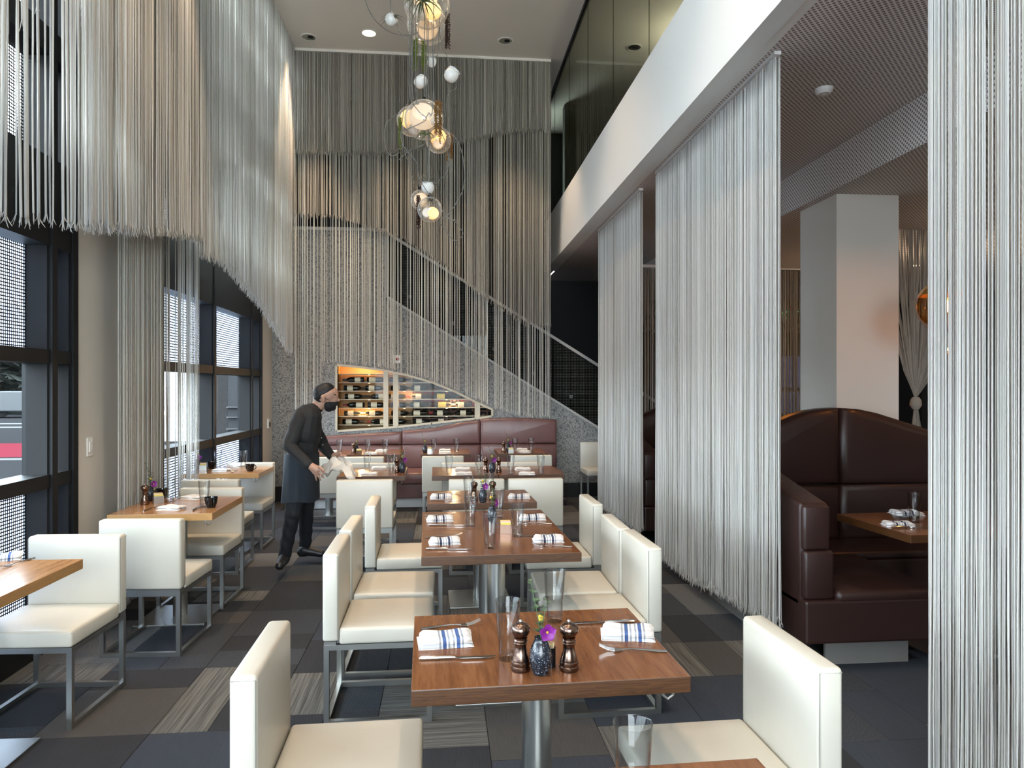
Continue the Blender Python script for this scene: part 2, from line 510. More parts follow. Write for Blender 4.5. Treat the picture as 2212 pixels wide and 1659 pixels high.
ty0, ty1 = 1.3, 9.9
TW = .50
rt = random.Random(11)
nt_ = 0
cols_x = [XL + i * TW for i in range(11)]
for ci, x0 in enumerate(cols_x):
    y = ty0 - rt.choice((0, .125, .25)); last = -1
    if x0 > 1.9: ylim = 3.7
    else: ylim = ty1
    while y < ylim:
        d_ = rt.choice((.25, .5, .5, .5, .75)) if y < 6 else rt.choice((.5, .75))
        d_ = min(d_, 9.89 - y) if y + d_ > 9.89 else d_
        if d_ < .05: break
        k = rt.choices(range(6), (5, 4, 2.2, 2.2, 2.6, 2.2))[0]
        while k == last: k = rt.choices(range(6), (5, 4, 2.2, 2.2, 2.6, 2.2))[0]
        last = k
        if rt.random() < .3 and d_ >= .5:
            tile(x0, y, TW / 2, d_, k, False); k2 = rt.choice((0, 1, 4)); tile(x0 + TW / 2, y, TW / 2, d_, k2 if k2 != k else 5, False); nt_ += 2
        else:
            tile(x0, y, TW, d_, k, rt.random() < .25 and k == 2); nt_ += 1
        y += d_

# ceiling
struct(MB().box((XL - .2, YBACK - .2, ZC), (9, 12.6, ZC + .2)).build('ceiling', M['ceiling']))
# left wall: pillars between windows + above
for i, (y0, y1) in enumerate(((4.74, 6.08), (9.33, 11.6))):
    b = MB().box((XL - .25, y0, 0), (XL, y1, ZC)).build('wall_left' if i == 0 else 'wall_left_far', M['pillar']); struct(b)
struct(MB().box((XL - .2, YBACK - .15, 0), (XL + .02, YBACK, ZC)).box((1.6, YBACK - .15, 0), (9, YBACK, ZC)).box((XL, YBACK - .15, 3.4), (1.6, YBACK, ZC)).box((XL, YBACK - .15, 0), (1.6, YBACK, .8)).build('wall_rear', M['white']))


# windows
def wire_panel(mb, y0, y1, z0, z1, x, p=.0145, t=.0030):
    n = int((z1 - z0) / p)
    for i in range(1, n): z = z0 + i * (z1 - z0) / n; mb.box((x - .001, y0, z - t), (x + .001, y1, z + t))
    n = int((y1 - y0) / p)
    for i in range(1, n): y = y0 + i * (y1 - y0) / n; mb.box((x - .001, y - t * .8, z0), (x + .001, y + t * .8, z1))


TRZ = [(.12, .20), (.95, 1.03), (1.685, 1.765), (2.38, 2.90), (3.50, 3.66), (4.12, 4.32), (4.80, 4.96), (5.35, 5.5), (5.9, 6.0)]


def window_wall(num, ys, yend, detail=True):
    root = bpy.data.objects.new('window_%d' % num, None); COL.objects.link(root); struct(root)
    y0 = ys[0]
    for i, (a, b) in enumerate(TRZ):
        MB().box((XG - .03, y0, a), (XL, yend, b)).build('transom', M['black'], root)
    for y in list(ys) + [yend]:
        MB().box((XG - .03, y - .03, .1), (XL + .01, y + .03, ZC)).build('mullion', M['black'], root)
        if y > y0:
            for zz in ((.20, .95), (1.03, 1.685), (1.765, 2.38)):
                MB().box((XG, y - .045, zz[0]), (XL - .012, y - .031, zz[1])).build('jamb', M['graymetal'], root)
    MB().box((XG - .1, y0, 0), (XL, yend, .12)).build('sill', M['black'], root)
    yy = list(ys) + [yend]
    for a, b in zip(yy[:-1], yy[1:]):
        MB().box((XG - .006, a + .03, 1.03), (XG, b - .03, 1.685)).build('pane', M['pane'], root)
        for z0, z1 in ((.20, .95), (1.765, 2.38)): MB().box((XG - .02, a + .03, z0), (XG - .016, b - .03, z1)).build('frosted_pane', M['frost'], root)
        mb = MB()
        fine = detail and b > 3.0
        if fine:
            for z0, z1 in ((.20, .95), (1.765, 2.38), (2.90, 3.50), (3.66, 4.12), (4.32, 4.80)): wire_panel(mb, a + .03, b - .03, z0, z1, XG, .019 if b < 5 else .024, .0036 if b < 5 else .0045)
        else:
            for z0, z1 in ((.20, .95), (1.765, 2.38), (2.90, 3.50), (3.66, 4.12), (4.32, 4.80)): wire_panel(mb, a + .03, b - .03, z0, z1, XG, .06, .012)
        o = mb.build('perforated_screen', M['graymetal'], root); o['kind'] = 'stuff'
    return root


window_wall(1, (-4.2, -2.75, -1.3, .15, 1.6, 3.03, 4.46), 4.70)
window_wall(2, (6.08, 7.45, 8.87), 9.31)
# window wall behind the camera
wr = bpy.data.objects.new('window_3', None); COL.objects.link(wr); struct(wr)
for x in (-2.28, -1.3, -.33, .64, 1.57): MB().box((x - .03, YBACK - .1, 0), (x + .03, YBACK, 3.4)).build('mullion', M['black'], wr)
for z in (.84, 2.1, 3.36): MB().box((XL, YBACK - .09, z - .04), (1.6, YBACK - .01, z + .04)).build('transom', M['black'], wr)

# light switches
sw = empty('light_switch', 'white rocker light switch on the pale pillar between the windows', 'switch', (XL, at(193, 965, X=XL).y, at(193, 965, X=XL).z))
MB().box((0, -.038, -.06), (.006, .038, .06)).build('face_plate', M['plast'], sw, bevel=.002)
MB().box((.006, -.017, -.034), (.011, .017, .034)).build('rocker', M['plast'], sw, bevel=.002)
p_ = at(579, 915, X=XL)
th = empty('thermostat', 'small white wall thermostat with a dark display on the far pale pillar', 'thermostat', p_)
MB().box((0, -.05, -.06), (.02, .05, .06)).build('housing', M['plast'], th, bevel=.003)
MB().box((.02, -.02, -.045), (.023, .04, .02)).build('display', M['black'], th)

# outside
ext = MB().box((-60, -30, -.6), (XG - .15, 60, -.05)).build('ground_outside', M['asphalt']); struct(ext)
tag(MB().box((-18, 17.3, -.05), (-9.6, 21.6, -.044)).build('red_curb_paint', M['redpaint']), 'red painted road band seen through the first window', 'road marking')
tag(MB().box((-18, 16.6, -.05), (-7.5, 17.0, -.042)).box((-40, 30, -.05), (-10, 30.9, -.042)).box((-40, 33, -.05), (-10, 33.9, -.042)).build('lane_line', M['line']), 'white lane lines on the road outside', 'road marking')
mbh = MB(); rh = random.Random(5)
for i in range(1500):
    c = Vector((rh.uniform(-38, -17), 46 + rh.uniform(-1, 0), rh.uniform(-.05, 6.5))); s_ = rh.uniform(.3, .7)
    a = rh.uniform(0, 6.3); t = Vector((math.cos(a), math.sin(a), rh.uniform(-.6, .6))) * s_; u_ = Vector((-math.sin(a), math.cos(a), rh.uniform(-.5, .5))) * s_
    mbh.add([c - t, c - u_, c + t, c + u_], [(0, 1, 2, 3)])
mbh.box((-38, 46, -.05), (-17, 47.2, 6.2))
tag(mbh.build('hedge', M['hedge']), 'dark leafy hedge across the road beyond the first window', 'hedge', kind='thing')
cr = empty('parked_car', 'dark silver car driving past the hedge outside', 'car', (-22.6, 40.5, -.05), 0)
MB().prism([(-2.2, .35), (-2.2, .8), (-1.5, .95), (-.9, 1.42), (.7, 1.42), (1.4, .95), (2.2, .8), (2.2, .35)], 'y', -.85, .85).build('body', M['car'], cr, bevel=.06)
for sx in (-1.35, 1.35):
    for sy in (-.85, .75): MB().lathe([(.33, 0), (.33, .12)], 14, (sx, sy, .33), axis='y').build('wheel', M['black'], cr)
b1 = empty('white_building', 'white rendered building wall seen beyond the second window', 'building', (-9.2, 22, -.05))
MB().box((-.4, 0, 0), (1.6, 8, 9)).build('wall', M['facade'], b1)
MB().box((.1, -.06, 3.4), (1.1, 0, 4.8)).build('window', M['black'], b1)
b2 = empty('grey_building', 'dark grey building with pale ledges beyond the second window', 'building', (-6.4, 22, -.05))
MB().box((0, 0, 0), (9, 8, 9)).build('wall', M['greyfacade'], b2)
for z in (.35, .7, 1.0): MB().box((-.02, -.12, z), (9, 0, z + .03)).build('ledge', M['line'], b2)

# ---------- back wall (textured, cut along the stair) with a window into the wine cellar
PW = [(729, 791), (775, 795), (827, 802), (880, 813), (932, 828), (980, 847), (1026, 870), (1061, 886), (1061, 897), (1026, 902), (932, 912), (859, 920), (729, 929)]
hole = [(at(x, y, Y=YB).x, at(x, y, Y=YB).z) for x, y in PW]
xs0, zs0 = at(835, 643, Y=YB).x, at(835, 643, Y=YB).z
xs1, zs1 = at(1295, 928, Y=YB).x, at(1295, 928, Y=YB).z
slope = (zs1 - zs0) / (xs1 - xs0)
zland = at(740, 499, Y=YB).z
outer = [(XL, 0), (3.3, 0), (3.3, max(.05, zs0 + slope * (3.3 - xs0))), (xs0, zs0), (xs0, zland), (XL, zland)]


def holed(outer, hole, y0, y1, name, mt):
    bm = bmesh.new()
    for y in (y0, y1):
        es = []
        for loop in (outer, hole):
            vs = [bm.verts.new((p[0], y, p[1])) for p in loop]
            es += [bm.edges.new((vs[i], vs[(i + 1) % len(vs)])) for i in range(len(vs))]
        bmesh.ops.triangle_fill(bm, use_beauty=True, edges=es)
    for loop in (outer, hole):
        for i in range(len(loop)):
            a, b = loop[i], loop[(i + 1) % len(loop)]
            bm.faces.new([bm.verts.new((a[0], y0, a[1])), bm.verts.new((b[0], y0, b[1])), bm.verts.new((b[0], y1, b[1])), bm.verts.new((a[0], y1, a[1]))])
    bmesh.ops.remove_doubles(bm, verts=bm.verts, dist=1e-4); bmesh.ops.recalc_face_normals(bm, faces=bm.faces)
    me = bpy.data.meshes.new(name); bm.to_mesh(me); bm.free(); me.materials.append(mt); return obj(name, me)


wb = holed(outer, hole, YB, YB + .1, 'wall_back', M['worm']); struct(wb)
# white caps along landing and stair edge
capm = MB()
capm.box((XL, YB - .03, zland), (xs0 + .02, YB + .13, zland + .045)).build('landing_cap', M['greyrail'], wb)
MB().box((xs0 - .012, YB - .02, zs0), (xs0 + .012, YB + .12, zland)).build('landing_edge', M['greyrail'], wb)
MB().prism([(xs0, zs0), (3.3, zs0 + slope * (3.3 - xs0)), (3.3, zs0 + slope * (3.3 - xs0) + .035), (xs0, zs0 + .035)], 'y', YB - .02, YB + .12).build('stair_edge', M['greyrail'], wb)
struct(MB().box((XL, YB - .012, 0), (3.2, YB, .20)).build('baseboard_back', M['blackwall']))
# frame of the wine window
fr = MB(); n_ = len(hole)
cx_ = sum(p[0] for p in hole) / n_; cz_ = sum(p[1] for p in hole) / n_
for i in range(n_):
    a, b = Vector((*hole[i], 0)), Vector((*hole[(i + 1) % n_], 0)); d = (b - a).normalized(); nn = Vector((-d.y, d.x, 0))
    if (nn.x * (a.x - cx_) + nn.y * (a.y - cz_)) < 0: nn = -nn
    a2, b2_ = a + nn * .028 - d * .01, b + nn * .028 + d * .01
    fr.prism([(a.x, a.y), (b.x, b.y), (b2_.x, b2_.y), (a2.x, a2.y)], 'y', YB - .015, YB + .1)
M['creamframe'] = mat('cream_frame', (.62, .54, .40), .5)
wf = fr.build('window_4', M['creamframe']); struct(wf)


def ztop(x, up=True):
    best = None
    for i in range(n_):
        (xa, za), (xb, zb) = hole[i], hole[(i + 1) % n_]
        if min(xa, xb) - 1e-6 <= x <= max(xa, xb) + 1e-6 and abs(xb - xa) > 1e-4:
            z = za + (zb - za) * (x - xa) / (xb - xa); best = z if best is None else (max(best, z) if up else min(best, z))
    return best


for pa, pb in ((828, 838.5), (849, 860), (1026, 1037)):
    xa, xb = at(pa, 850, Y=YB).x, at(pb, 850, Y=YB).x
    MB().prism([(xa, ztop(xa, False)), (xb, ztop(xb, False)), (xb, ztop(xb)), (xa, ztop(xa))], 'y', YB + .01, YB + .08).build('window_post', M['creamframe'], wf)
MB().prism(hole, 'y', YB + .045, YB + .05).build('pane', M['cabpane'], wf)

# wine cabinet behind
x0c, x1c = hole[0][0] - .03, hole[7][0] + .05; xm = at(890, 850, Y=YB + .3).x
wc = empty('wine_cabinet', 'lit honey wood wine cabinet behind the curved window', 'cabinet', (0, YB + .1, 0))
MB().box((x0c, .42, .85), (x1c, .45, 2.0)).build('back_panel', M['honey'], wc)
for a_, b_ in ((x0c - .02, x0c), (x1c, x1c + .02)): MB().box((a_, 0, .85), (b_, .45, 2.0)).build('side_panel', M['honey'], wc)
for a_, b_ in ((.83, .85), (2.0, 2.02)): MB().box((x0c, 0, a_), (x1c, .45, b_)).build('case_board', M['honey'], wc)
shelf_z = [1.735, 1.617, 1.50, 1.383, 1.264, 1.148, 1.03]
for z in shelf_z: MB().box((x0c, .02, z - .009), (x1c, .36, z)).build('shelf', M['label'], wc)
rk = MB()
for i in range(13):
    x = xm + .02 + i * .105
    if x < x1c: rk.box((x, .3, .86), (x + .014, .42, 1.98))
for j in range(11): rk.box((xm, .3, .88 + j * .105), (x1c, .42, .894 + j * .105))
rk.build('bottle_rack', M['rack'], wc)
MB().box((xm, .395, .86), (x1c, .418, 1.98)).build('rack_back', M['blackwall'], wc)
for i in range(11):
    for j in range(8):
        x = xm + .08 + i * .105
        if x < x1c - .03 and (i * 7 + j * 3) % 4: MB().lathe([(.001, 0), (.017, .001), (.018, .03)], 8, (x, .30, .94 + j * .105), axis='y').build('bottle_end', M['canbox'], wc)
for x in (at(795, 850, Y=YB).x, at(872, 850, Y=YB).x, at(965, 850, Y=YB).x):
    for z in shelf_z[:]:
        lt = ztop(x)
        if z < lt and z > ztop(x, False) - .02:
            MB().lathe([(.001, -.004), (.014, -.004), (.014, 0)], 10, (x, .06, z - .01)).build('shelf_light', M['canlit'], wc)
lamp('POINT', 'cabinet_lamp', (at(780, 850, Y=YB).x, YB + .22, 1.80), 6, WARM, size=.03)
lamp('POINT', 'cabinet_lamp', (at(780, 850, Y=YB).x, YB + .18, 1.20), 9, WARM, size=.03)
lamp('POINT', 'cabinet_lamp', (at(890, 850, Y=YB).x, YB + .18, 1.44), 8, WARM, size=.03)
lamp('POINT', 'cabinet_lamp', (at(980, 850, Y=YB).x, YB + .18, 1.33), 6, WARM, size=.03)

# bottles lying on the shelves
prof = [(.001, 0), (.034, .002), (.037, .01), (.037, .19), (.030, .215), (.016, .235), (.0145, .24), (.0145, .295), (.001, .296)]


def make_bottle(name, lm, cm, lz=(.05, .13)):
    t = empty(name, 'x', 'bottle')
    MB().lathe(prof, 14, axis='x').build('body', M['bottle'], t, smooth=60)
    MB().lathe([(.0378, lz[0]), (.0378, lz[1])], 16, axis='x', cap=False).build('paper_label', lm, t, smooth=True)
    MB().lathe([(.0155, .245), (.0155, .299), (.001, .2995)], 12, axis='x').build('foil', cm, t, smooth=60)
    return t


bots = [make_bottle('wine_bottle', M['label'], M['capdark']), make_bottle('wine_bottle', M['label'], M['capred'], (.03, .12)), make_bottle('wine_bottle', M['label2'], M['capdark'], (.04, .15))]
tiers = ['top filled', 'second filled', 'third filled', 'fourth filled', 'fifth filled', 'bottom filled']
kindn = ['cream labelled wine bottle', 'red capped wine bottle', 'yellow labelled wine bottle']
for ti, z in enumerate(shelf_z[1:]):
    for ci, (px, nm) in enumerate(((766, 'at its outer end'), (815, 'by the first white post'), (866, 'right of the second white post'), (912, 'before the red rack'), (962, 'under the curve'), (1008, 'next to the last post'))):
        x = at(px, 850, Y=YB + .2).x + ((ti * 37 + ci * 13) % 5 - 2) * .008
        if ztop(max(x - .1, x0c + .04)) < z + .09 or z < ztop(min(max(x, x0c + .04), x1c - .06), False) - .06: continue
        if ztop(min(x + .1, x1c - .06)) < z + .02: continue
        k = (ti * 2 + ci) % 5; k = 1 if k in (1,) else (2 if (ci == 4 and ti in (2, 3)) else 0)
        b = place(bots[k], (x - .15, YB + .2, z + .038), 0, kindn[k] + ' on the ' + tiers[ti] + ' shelf, ' + nm, 'bottles lying in the wine cabinet')
        if (ti + ci) % 3 == 0 and ci < 2: b.rotation_euler = (0, 0, PI); b.location.x += .30

# stair glass, rail, treads, dark surround
hs = at(840, 505, Y=YB).z - (zs0)
sg = bpy.data.objects.new('stair_balustrade', None); COL.objects.link(sg); tag(sg, 'dotted glass stair balustrade with pale handrail behind the strings', 'railing')
zz = lambda x: zs0 + slope * (x - xs0)
xj = [xs0 + .02, .45, 1.55, 2.6, 3.25]
for a, b in zip(xj[:-1], xj[1:]):
    MB().prism([(a + .006, zz(a) + .03), (b - .006, zz(b) + .03), (b - .006, zz(b) + hs), (a + .006, zz(a) + hs)], 'y', YB + .03, YB + .042).build('glass_panel', M['stairglass'], sg)
    for q in (.25, .75):
        x = a + (b - a) * q
        MB().lathe([(.001, -.02), (.028, -.018), (.028, .01)], 12, (x, YB + .03, zz(x) + .22), axis='y').build('standoff', M['dimsteel'], sg, smooth=40)
MB().prism([(xs0, zz(xs0) + hs), (3.25, zz(3.25) + hs), (3.25, zz(3.25) + hs + .045), (xs0, zz(xs0) + hs + .045)], 'y', YB + .015, YB + .06).build('handrail', M['greyrail'], sg)
MB().prism([(xs0, zz(xs0) + hs * .78), (3.25, zz(3.25) + hs * .78), (3.25, zz(3.25) + hs * .78 + .02), (xs0, zz(xs0) + hs * .78 + .02)], 'y', YB + 1.15, YB + 1.18).build('inner_rail', M['graymetal'], sg)
stp = MB()
x = xs0 + .1; z = zs0 - .1
while z > .1:
    stp.box((x, YB + .56, 0), (x + .285, 11.2, z)); x += .285; z += slope * .285
stp.box((XL, YB + .56, 2.4), (xs0 + .1, 11.2, zs0 - .02))
struct(stp.build('stair_steps', M['darkwall']))
struct(MB().box((XL - .2, 11.2, 0), (1.61, 11.35, ZC)).build('wall_stair_back', M['darkwall']))
struct(MB().box((1.61, 12.3, 0), (5.2, 12.45, ZC)).box((7.6, 12.3, 0), (9.0, 12.45, ZC)).box((5.2, 12.3, 0), (7.6, 12.45, 1.08)).box((5.2, 12.3, 2.12), (7.6, 12.45, ZC)).build('wall_far', M['blackwall']))
struct(MB().box((1.61, 11.2, 0), (1.70, 12.3, 3.35)).build('wall_corner', M['blackwall']))
w5 = bpy.data.objects.new('window_5', None); COL.objects.link(w5); struct(w5)
MB().box((5.2, 12.32, 1.47), (7.6, 12.38, 1.55)).build('transom', M['black'], w5)
MB().box((5.2, 12.34, 1.08), (7.6, 12.345, 2.12)).build('pane', m_thin('frosted_blue_pane', (.05, .055, .08), (.05, .055, .08), .02, .2, .1), w5)
for x in (5.2, 6.0, 6.8, 7.55): MB().box((x, 12.33, 1.08), (x + .05, 12.37, 2.12)).build('mullion', M['black'], w5)
struct(MB().box((8.8, YBACK, 0), (9.0, 12.3, ZC)).build('wall_right', M['darkwall']))

# ---------- mezzanine fascia, soffit, low ceiling, bulkhead
XF = 1.61; ZF0 = 3.39; ZF1 = 4.14
struct(MB().box((XF, YBACK, ZF0), (XF + .12, 11.2, ZF1)).build('wall_fascia', M['fascia']))
struct(MB().box((XF + .12, YBACK, ZF0 + .015), (1.80, 11.2, ZF0 + .06)).build('trim_1', M['white']))
struct(MB().box((1.80, YBACK, 3.42), (3.06, 12.3, 3.45)).build('ceiling_perforated', M['perf']))
struct(MB().box((3.06, YBACK, 3.10), (3.075, 12.3, 3.45)).build('ceiling_bulkhead', M['perfv']))
struct(MB().box((3.075, YBACK, 3.10), (8.8, 12.3, 3.13)).build('ceiling_low', M['perf']))
struct(MB().box((XF + .12, YBACK, 3.95), (8.8, 12.3, ZF1 - .01)).build('floor_upper', M['darkwall']))
# upper room behind the glass
struct(MB().box((XF + .3, 11.0, ZF1), (8.8, 11.2, ZC)).build('wall_upper_back', M['oliv']))
struct(MB().box((4.6, YBACK, ZF1), (4.7, 11.0, ZC)).build('wall_upper_right', M['oliv']))
refl_scr = empty('reflection_screen', 'pale louvred screen standing on the upper floor behind green glass', 'screen', (3.15, 9.2, ZF1))  # added panel and bars standing for the windows mirrored in the glass
MB().box((-.5, -.03, 0), (.5, 0, 1.55)).build('panel', M['pillar'], refl_scr)
for i, z in enumerate((1.42, 1.36, 1.05, .97, .9, .83, .78)): MB().box((-.45, -.045, z), (.45, -.03, z + .022)).build('reflected_bar', M['graymetal'], refl_scr)
gp = bpy.data.objects.new('glass_partition', None); COL.objects.link(gp); tag(gp, 'green tinted floor to ceiling glass partition above the white fascia', 'glass partition')
yj = [YBACK, -1.2, 1.0, 3.1, 4.35, 5.55, 6.75, 7.95, 9.15, 10.35, 11.1]
for a, b in zip(yj[:-1], yj[1:]): MB().box((XF + .03, a + .006, ZF1), (XF + .045, b - .006, ZC - .05)).build('glass_panel', M['greenglass'], gp)
MB().box((XF + .02, YBACK, ZC - .05), (XF + .06, 11.1, ZC)).build('head_channel', M['black'], gp)
MB().box((XF + .02, YBACK, ZF1), (XF + .06, 11.1, ZF1 + .02)).build('base_channel', M['graymetal'], gp)
# column in the booth room
struct(MB().box((3.15, 5.42, 0), (3.68, 6.0, 3.1)).build('column_1', mat('column_paint', (.68, .64, .58), .7)))
struct(MB().box((3.72, 5.62, 0), (3.78, 5.68, 3.1)).build('trim_2', M['white']))

# ================================================================ STRING CURTAINS
def strand_mesh(name, X, Y, ztopv, zbot, rad, mt, wob=.006, seg=7, fringe=True, conv=None, rnd=None):
    """X,Y,zbot,rad arrays (n). three-sided strands, wobbling a little, with a frayed tip"""
    rnd = rnd or rng; n = len(X)
    t = np.concatenate([np.linspace(0, .55, 3), np.linspace(.7, 1, seg - 2)])
    z = ztopv[:, None] + (zbot - ztopv)[:, None] * t[None, :]
    amp = (t ** 1.5)[None, :]
    ox = np.cumsum(rnd.normal(0, wob, (n, len(t))), 1) * amp; oy = np.cumsum(rnd.normal(0, wob, (n, len(t))), 1) * amp
    px = X[:, None] + ox; py = Y[:, None] + oy
    rr = rad[:, None] * np.ones_like(t)[None, :]
    rr = rr * (1 + rnd.uniform(-.15, .15, rr.shape))
    sets = [(px, py, z, rr)]
    if fringe:
        fl = rnd.uniform(.03, .065, (n, 3)); m_ = n * 3
        bx = np.repeat(px[:, -1], 3); by = np.repeat(py[:, -1], 3); bz = np.repeat(z[:, -1], 3); f = fl.ravel()
        dx = rnd.normal(0, .009, m_); dy = rnd.normal(0, .009, m_)
        tt = np.array([0, .6, 1.0])[None, :]
        r0 = np.repeat(rad, 3)[:, None] * np.array([.55, .4, .2])[None, :]
        sets.append((bx[:, None] + dx[:, None] * tt ** 1.3, by[:, None] + dy[:, None] * tt ** 1.3, bz[:, None] - f[:, None] * tt + .012, r0))
    V = []; Fc = []; base = 0
    for (a, b, c, r) in sets:
        n2, s2 = a.shape; ang = np.array([0, 2 * PI / 3, 4 * PI / 3])
        ph = rnd.uniform(0, 6.28, n2)[:, None, None]
        vx = a[:, :, None] + r[:, :, None] * np.cos(ang + ph); vy = b[:, :, None] + r[:, :, None] * np.sin(ang + ph); vz = np.repeat(c[:, :, None], 3, 2)
        V.append(np.stack([vx, vy, vz], -1).reshape(-1, 3))
        idx = base + np.arange(n2 * s2 * 3).reshape(n2, s2, 3)
        nx = np.roll(idx, -1, 2)
        q = np.stack([idx[:, :-1], nx[:, :-1], nx[:, 1:], idx[:, 1:]], -1).reshape(-1, 4); Fc.append(q); base += n2 * s2 * 3
    V = np.concatenate(V); Fc = np.concatenate(Fc)
    me = bpy.data.meshes.new(name); me.vertices.add(len(V)); me.vertices.foreach_set('co', V.astype(np.float32).ravel())
    me.loops.add(Fc.size); me.loops.foreach_set('vertex_index', Fc.astype(np.int32).ravel())
    me.polygons.add(len(Fc)); me.polygons.foreach_set('loop_start', (np.arange(len(Fc)) * 4).astype(np.int32))
    me.update(calc_edges=True); me.materials.append(mt); return me


def curtain(label, axis, c, a0, a1, zt, layers, mt, rail=True, group=None, wob=.004):
    """axis 'y': hangs in the plane X=c running along Y; axis 'x': plane Y=c running along X.
    layers: (profile [(a,z)...], spacing, radius, offset, density fn or None)"""
    root = empty('string_curtain', label, 'curtain', (0, 0, 0), 0, group)
    if rail:
        r_ = MB()
        if axis == 'y': r_.box((c - .02, a0, zt + .015), (c + .02, a1, zt + .05))
        else: r_.box((a0, c - .02, zt + .015), (a1, c + .02, zt + .05))
        r_.build('rail', M['rail'] if zt < 4 else M['ceiling'], root)
    for (prof_, sp, rd, off, dens) in layers:
        lo = max(a0, prof_[0][0]) if len(prof_) > 1 else a0; hi = min(a1, prof_[-1][0]) if len(prof_) > 1 else a1
        A = np.arange(lo, hi, sp); A = A + rng.normal(0, sp * .35, len(A))
        if dens is not None: A = A[rng.uniform(0, 1, len(A)) < np.array([dens(a) for a in A])]
        A = np.clip(A, lo, hi)
        zb = np.interp(A, [p[0] for p in prof_], [p[1] for p in prof_]) + rng.normal(0, .012, len(A))
        rr = rd * rng.uniform(.65, 1.25, len(A)); C_ = c + off + rng.normal(0, .004, len(A)); zt_ = np.full(len(A), zt)
        me = strand_mesh('strings', C_ if axis == 'y' else A, A if axis == 'y' else C_, zt_, zb, rr, M['stringc'] if off == .041 else mt, wob)
        o = obj('strings', me, root); o['kind'] = 'stuff'
    return root


# right hand panels in front of the booths (plane X = 1.86)
XR = 1.86
def ry(px): return at(px, 838, X=XR).y
def rp(px, py): p = at(px, py, X=XR); return (p.y, p.z)
y3a, y3b = ry(1680), ry(1420)
pr3 = sorted([rp(1680, 1345), rp(1640, 1320), rp(1590, 1290), rp(1540, 1262), rp(1500, 1248), rp(1470, 1226), rp(1432, 1195), rp(1420, 1188)])
curtain('white string curtain panel before the near brown booth, broadest of the aisle panels', 'y', XR, y3a, y3b, 3.385, [(pr3, .0055, .0036, -.012, None), (pr3, .0075, .0036, .012, None)], M['string'], group='white string panels along the booths', wob=.0016)
y2a, y2b = ry(1385), ry(1295)
pr2 = [(y2a, .22), (y2b, .18)]
curtain('white string curtain panel beside the far chair, narrow and furthest along the aisle', 'y', XR, y2a, y2b, 3.385, [(pr2, .006, .0038, -.012, None), (pr2, .008, .0038, .012, None)], M['string'], group='white string panels along the booths', wob=.0016)
y4 = ry(2010)
curtain('white string curtain panel closest to the camera at the right edge', 'y', XR, .9, y4, 3.385, [([(.9, .07), (y4, .07)], .0062, .0034, -.014, None), ([(.9, .07), (y4, .06)], .009, .0034, .014, None)], M['string'], group='white string panels along the booths', wob=.0016)
# back curtain in front of the stair (plane Y = 9.55)
YC = 9.55
def bp(px, py): p = at(px, py, Y=YC); return (p.x, p.z)
xb0, xb1 = bp(636, 500)[0], bp(1190, 500)[0]
pA = [bp(636, 327), bp(823, 328), bp(900, 318), bp(992, 304), bp(1112, 280), bp(1190, 276)]
pB = [bp(636, 458), bp(734, 467), bp(817, 493), bp(878, 517), bp(968, 574), bp(1035, 631), bp(1135, 698), bp(1190, 701)]
pC = [bp(636, 890), bp(690, 885), bp(694, 780), bp(727, 776), bp(814, 785), bp(888, 801), bp(978, 835), bp(1068, 875), bp(1118, 892), bp(1190, 898)]
curtain('tall layered grey string curtain hanging before the staircase on the back wall', 'x', YC, xb0, xb1, ZC - .05, [(pA, .0085, .0046, -.03, None), (pA, .010, .0046, .02, None), (pB, .0150, .0050, 0, None), (pC, .0170, .0060, .041, lambda a: .55 if a < bp(690, 0)[0] else .85)], M['stringb'], wob=.001)
# left curtains
XA = -1.95
def lp(px, py, X=XA): p = at(px, py, X=X); return (p.y, p.z)
pa = [(2.2, 2.1), lp(0, 462), lp(60, 468), lp(175, 479), lp(290, 492), lp(378, 500), lp(430, 510)]
pa2 = [(2.2, 3.6), lp(0, 100), lp(175, -40), lp(200, 110), lp(230, 200), lp(262, 300), lp(330, 400), lp(430, 420)]
curtain('high white string curtain over the first window with a ragged lower edge', 'y', XA, 2.2, lp(430, 500)[0], ZC - .05, [(pa, .012, .0062, 0, lambda a: .28 if a < lp(175, 0)[0] else .95), (pa, .014, .0058, .04, lambda a: .20 if a < lp(175, 0)[0] else .95), (pa2, .010, .005, -.03, lambda a: .10 if a < lp(175, 0)[0] else .8)], M['string'], group='high white string curtains at the windows', wob=.0018)
XT = -2.17
py0, py1 = lp(255, 0, XT)[0], lp(430, 0, XT)[0]
curtain('floor length white string curtain beside the window table with coffee cups', 'y', XT, py0, py1, ZC - .05, [([(py0, .10), (py1, .12)], .010, .0042, 0, lambda a: .95 if a < lp(330, 0, XT)[0] else .42), ([(py0, .12), (lp(345, 0, XT)[0], .12)], .010, .0042, .03, None)], M['string'], group='high white string curtains at the windows', wob=.0018)
pd = [lp(431, 543), lp(476, 563), lp(522, 614), lp(559, 655), lp(618, 751), lp(628, 760)]
pd2 = [lp(431, 470), lp(458, 412), lp(481, 357), lp(518, 346), lp(550, 357), lp(623, 426), lp(628, 430)]
curtain('high white string curtain over the second window with a sweeping lower edge', 'y', XA, pd[0][0], pd[-1][0], ZC - .05, [(pd, .0125, .0046, 0, None), (pd, .022, .0046, .04, None), (pd2, .014, .0044, -.03, None)], M['string'], group='high white string curtains at the windows', wob=.0018)
# inner room curtains
curtain('dim grey string curtain hanging behind the far booth', 'x', 8.9, 2.3, 5.8, 3.07, [([(2.3, .4), (5.8, .4)], .013, .0055, 0, None), ([(2.3, .4), (5.8, .4)], .018, .0055, -.04, None), ([(2.3, 2.3), (5.8, 2.3)], .012, .0055, .03, None)], M['stringb'])
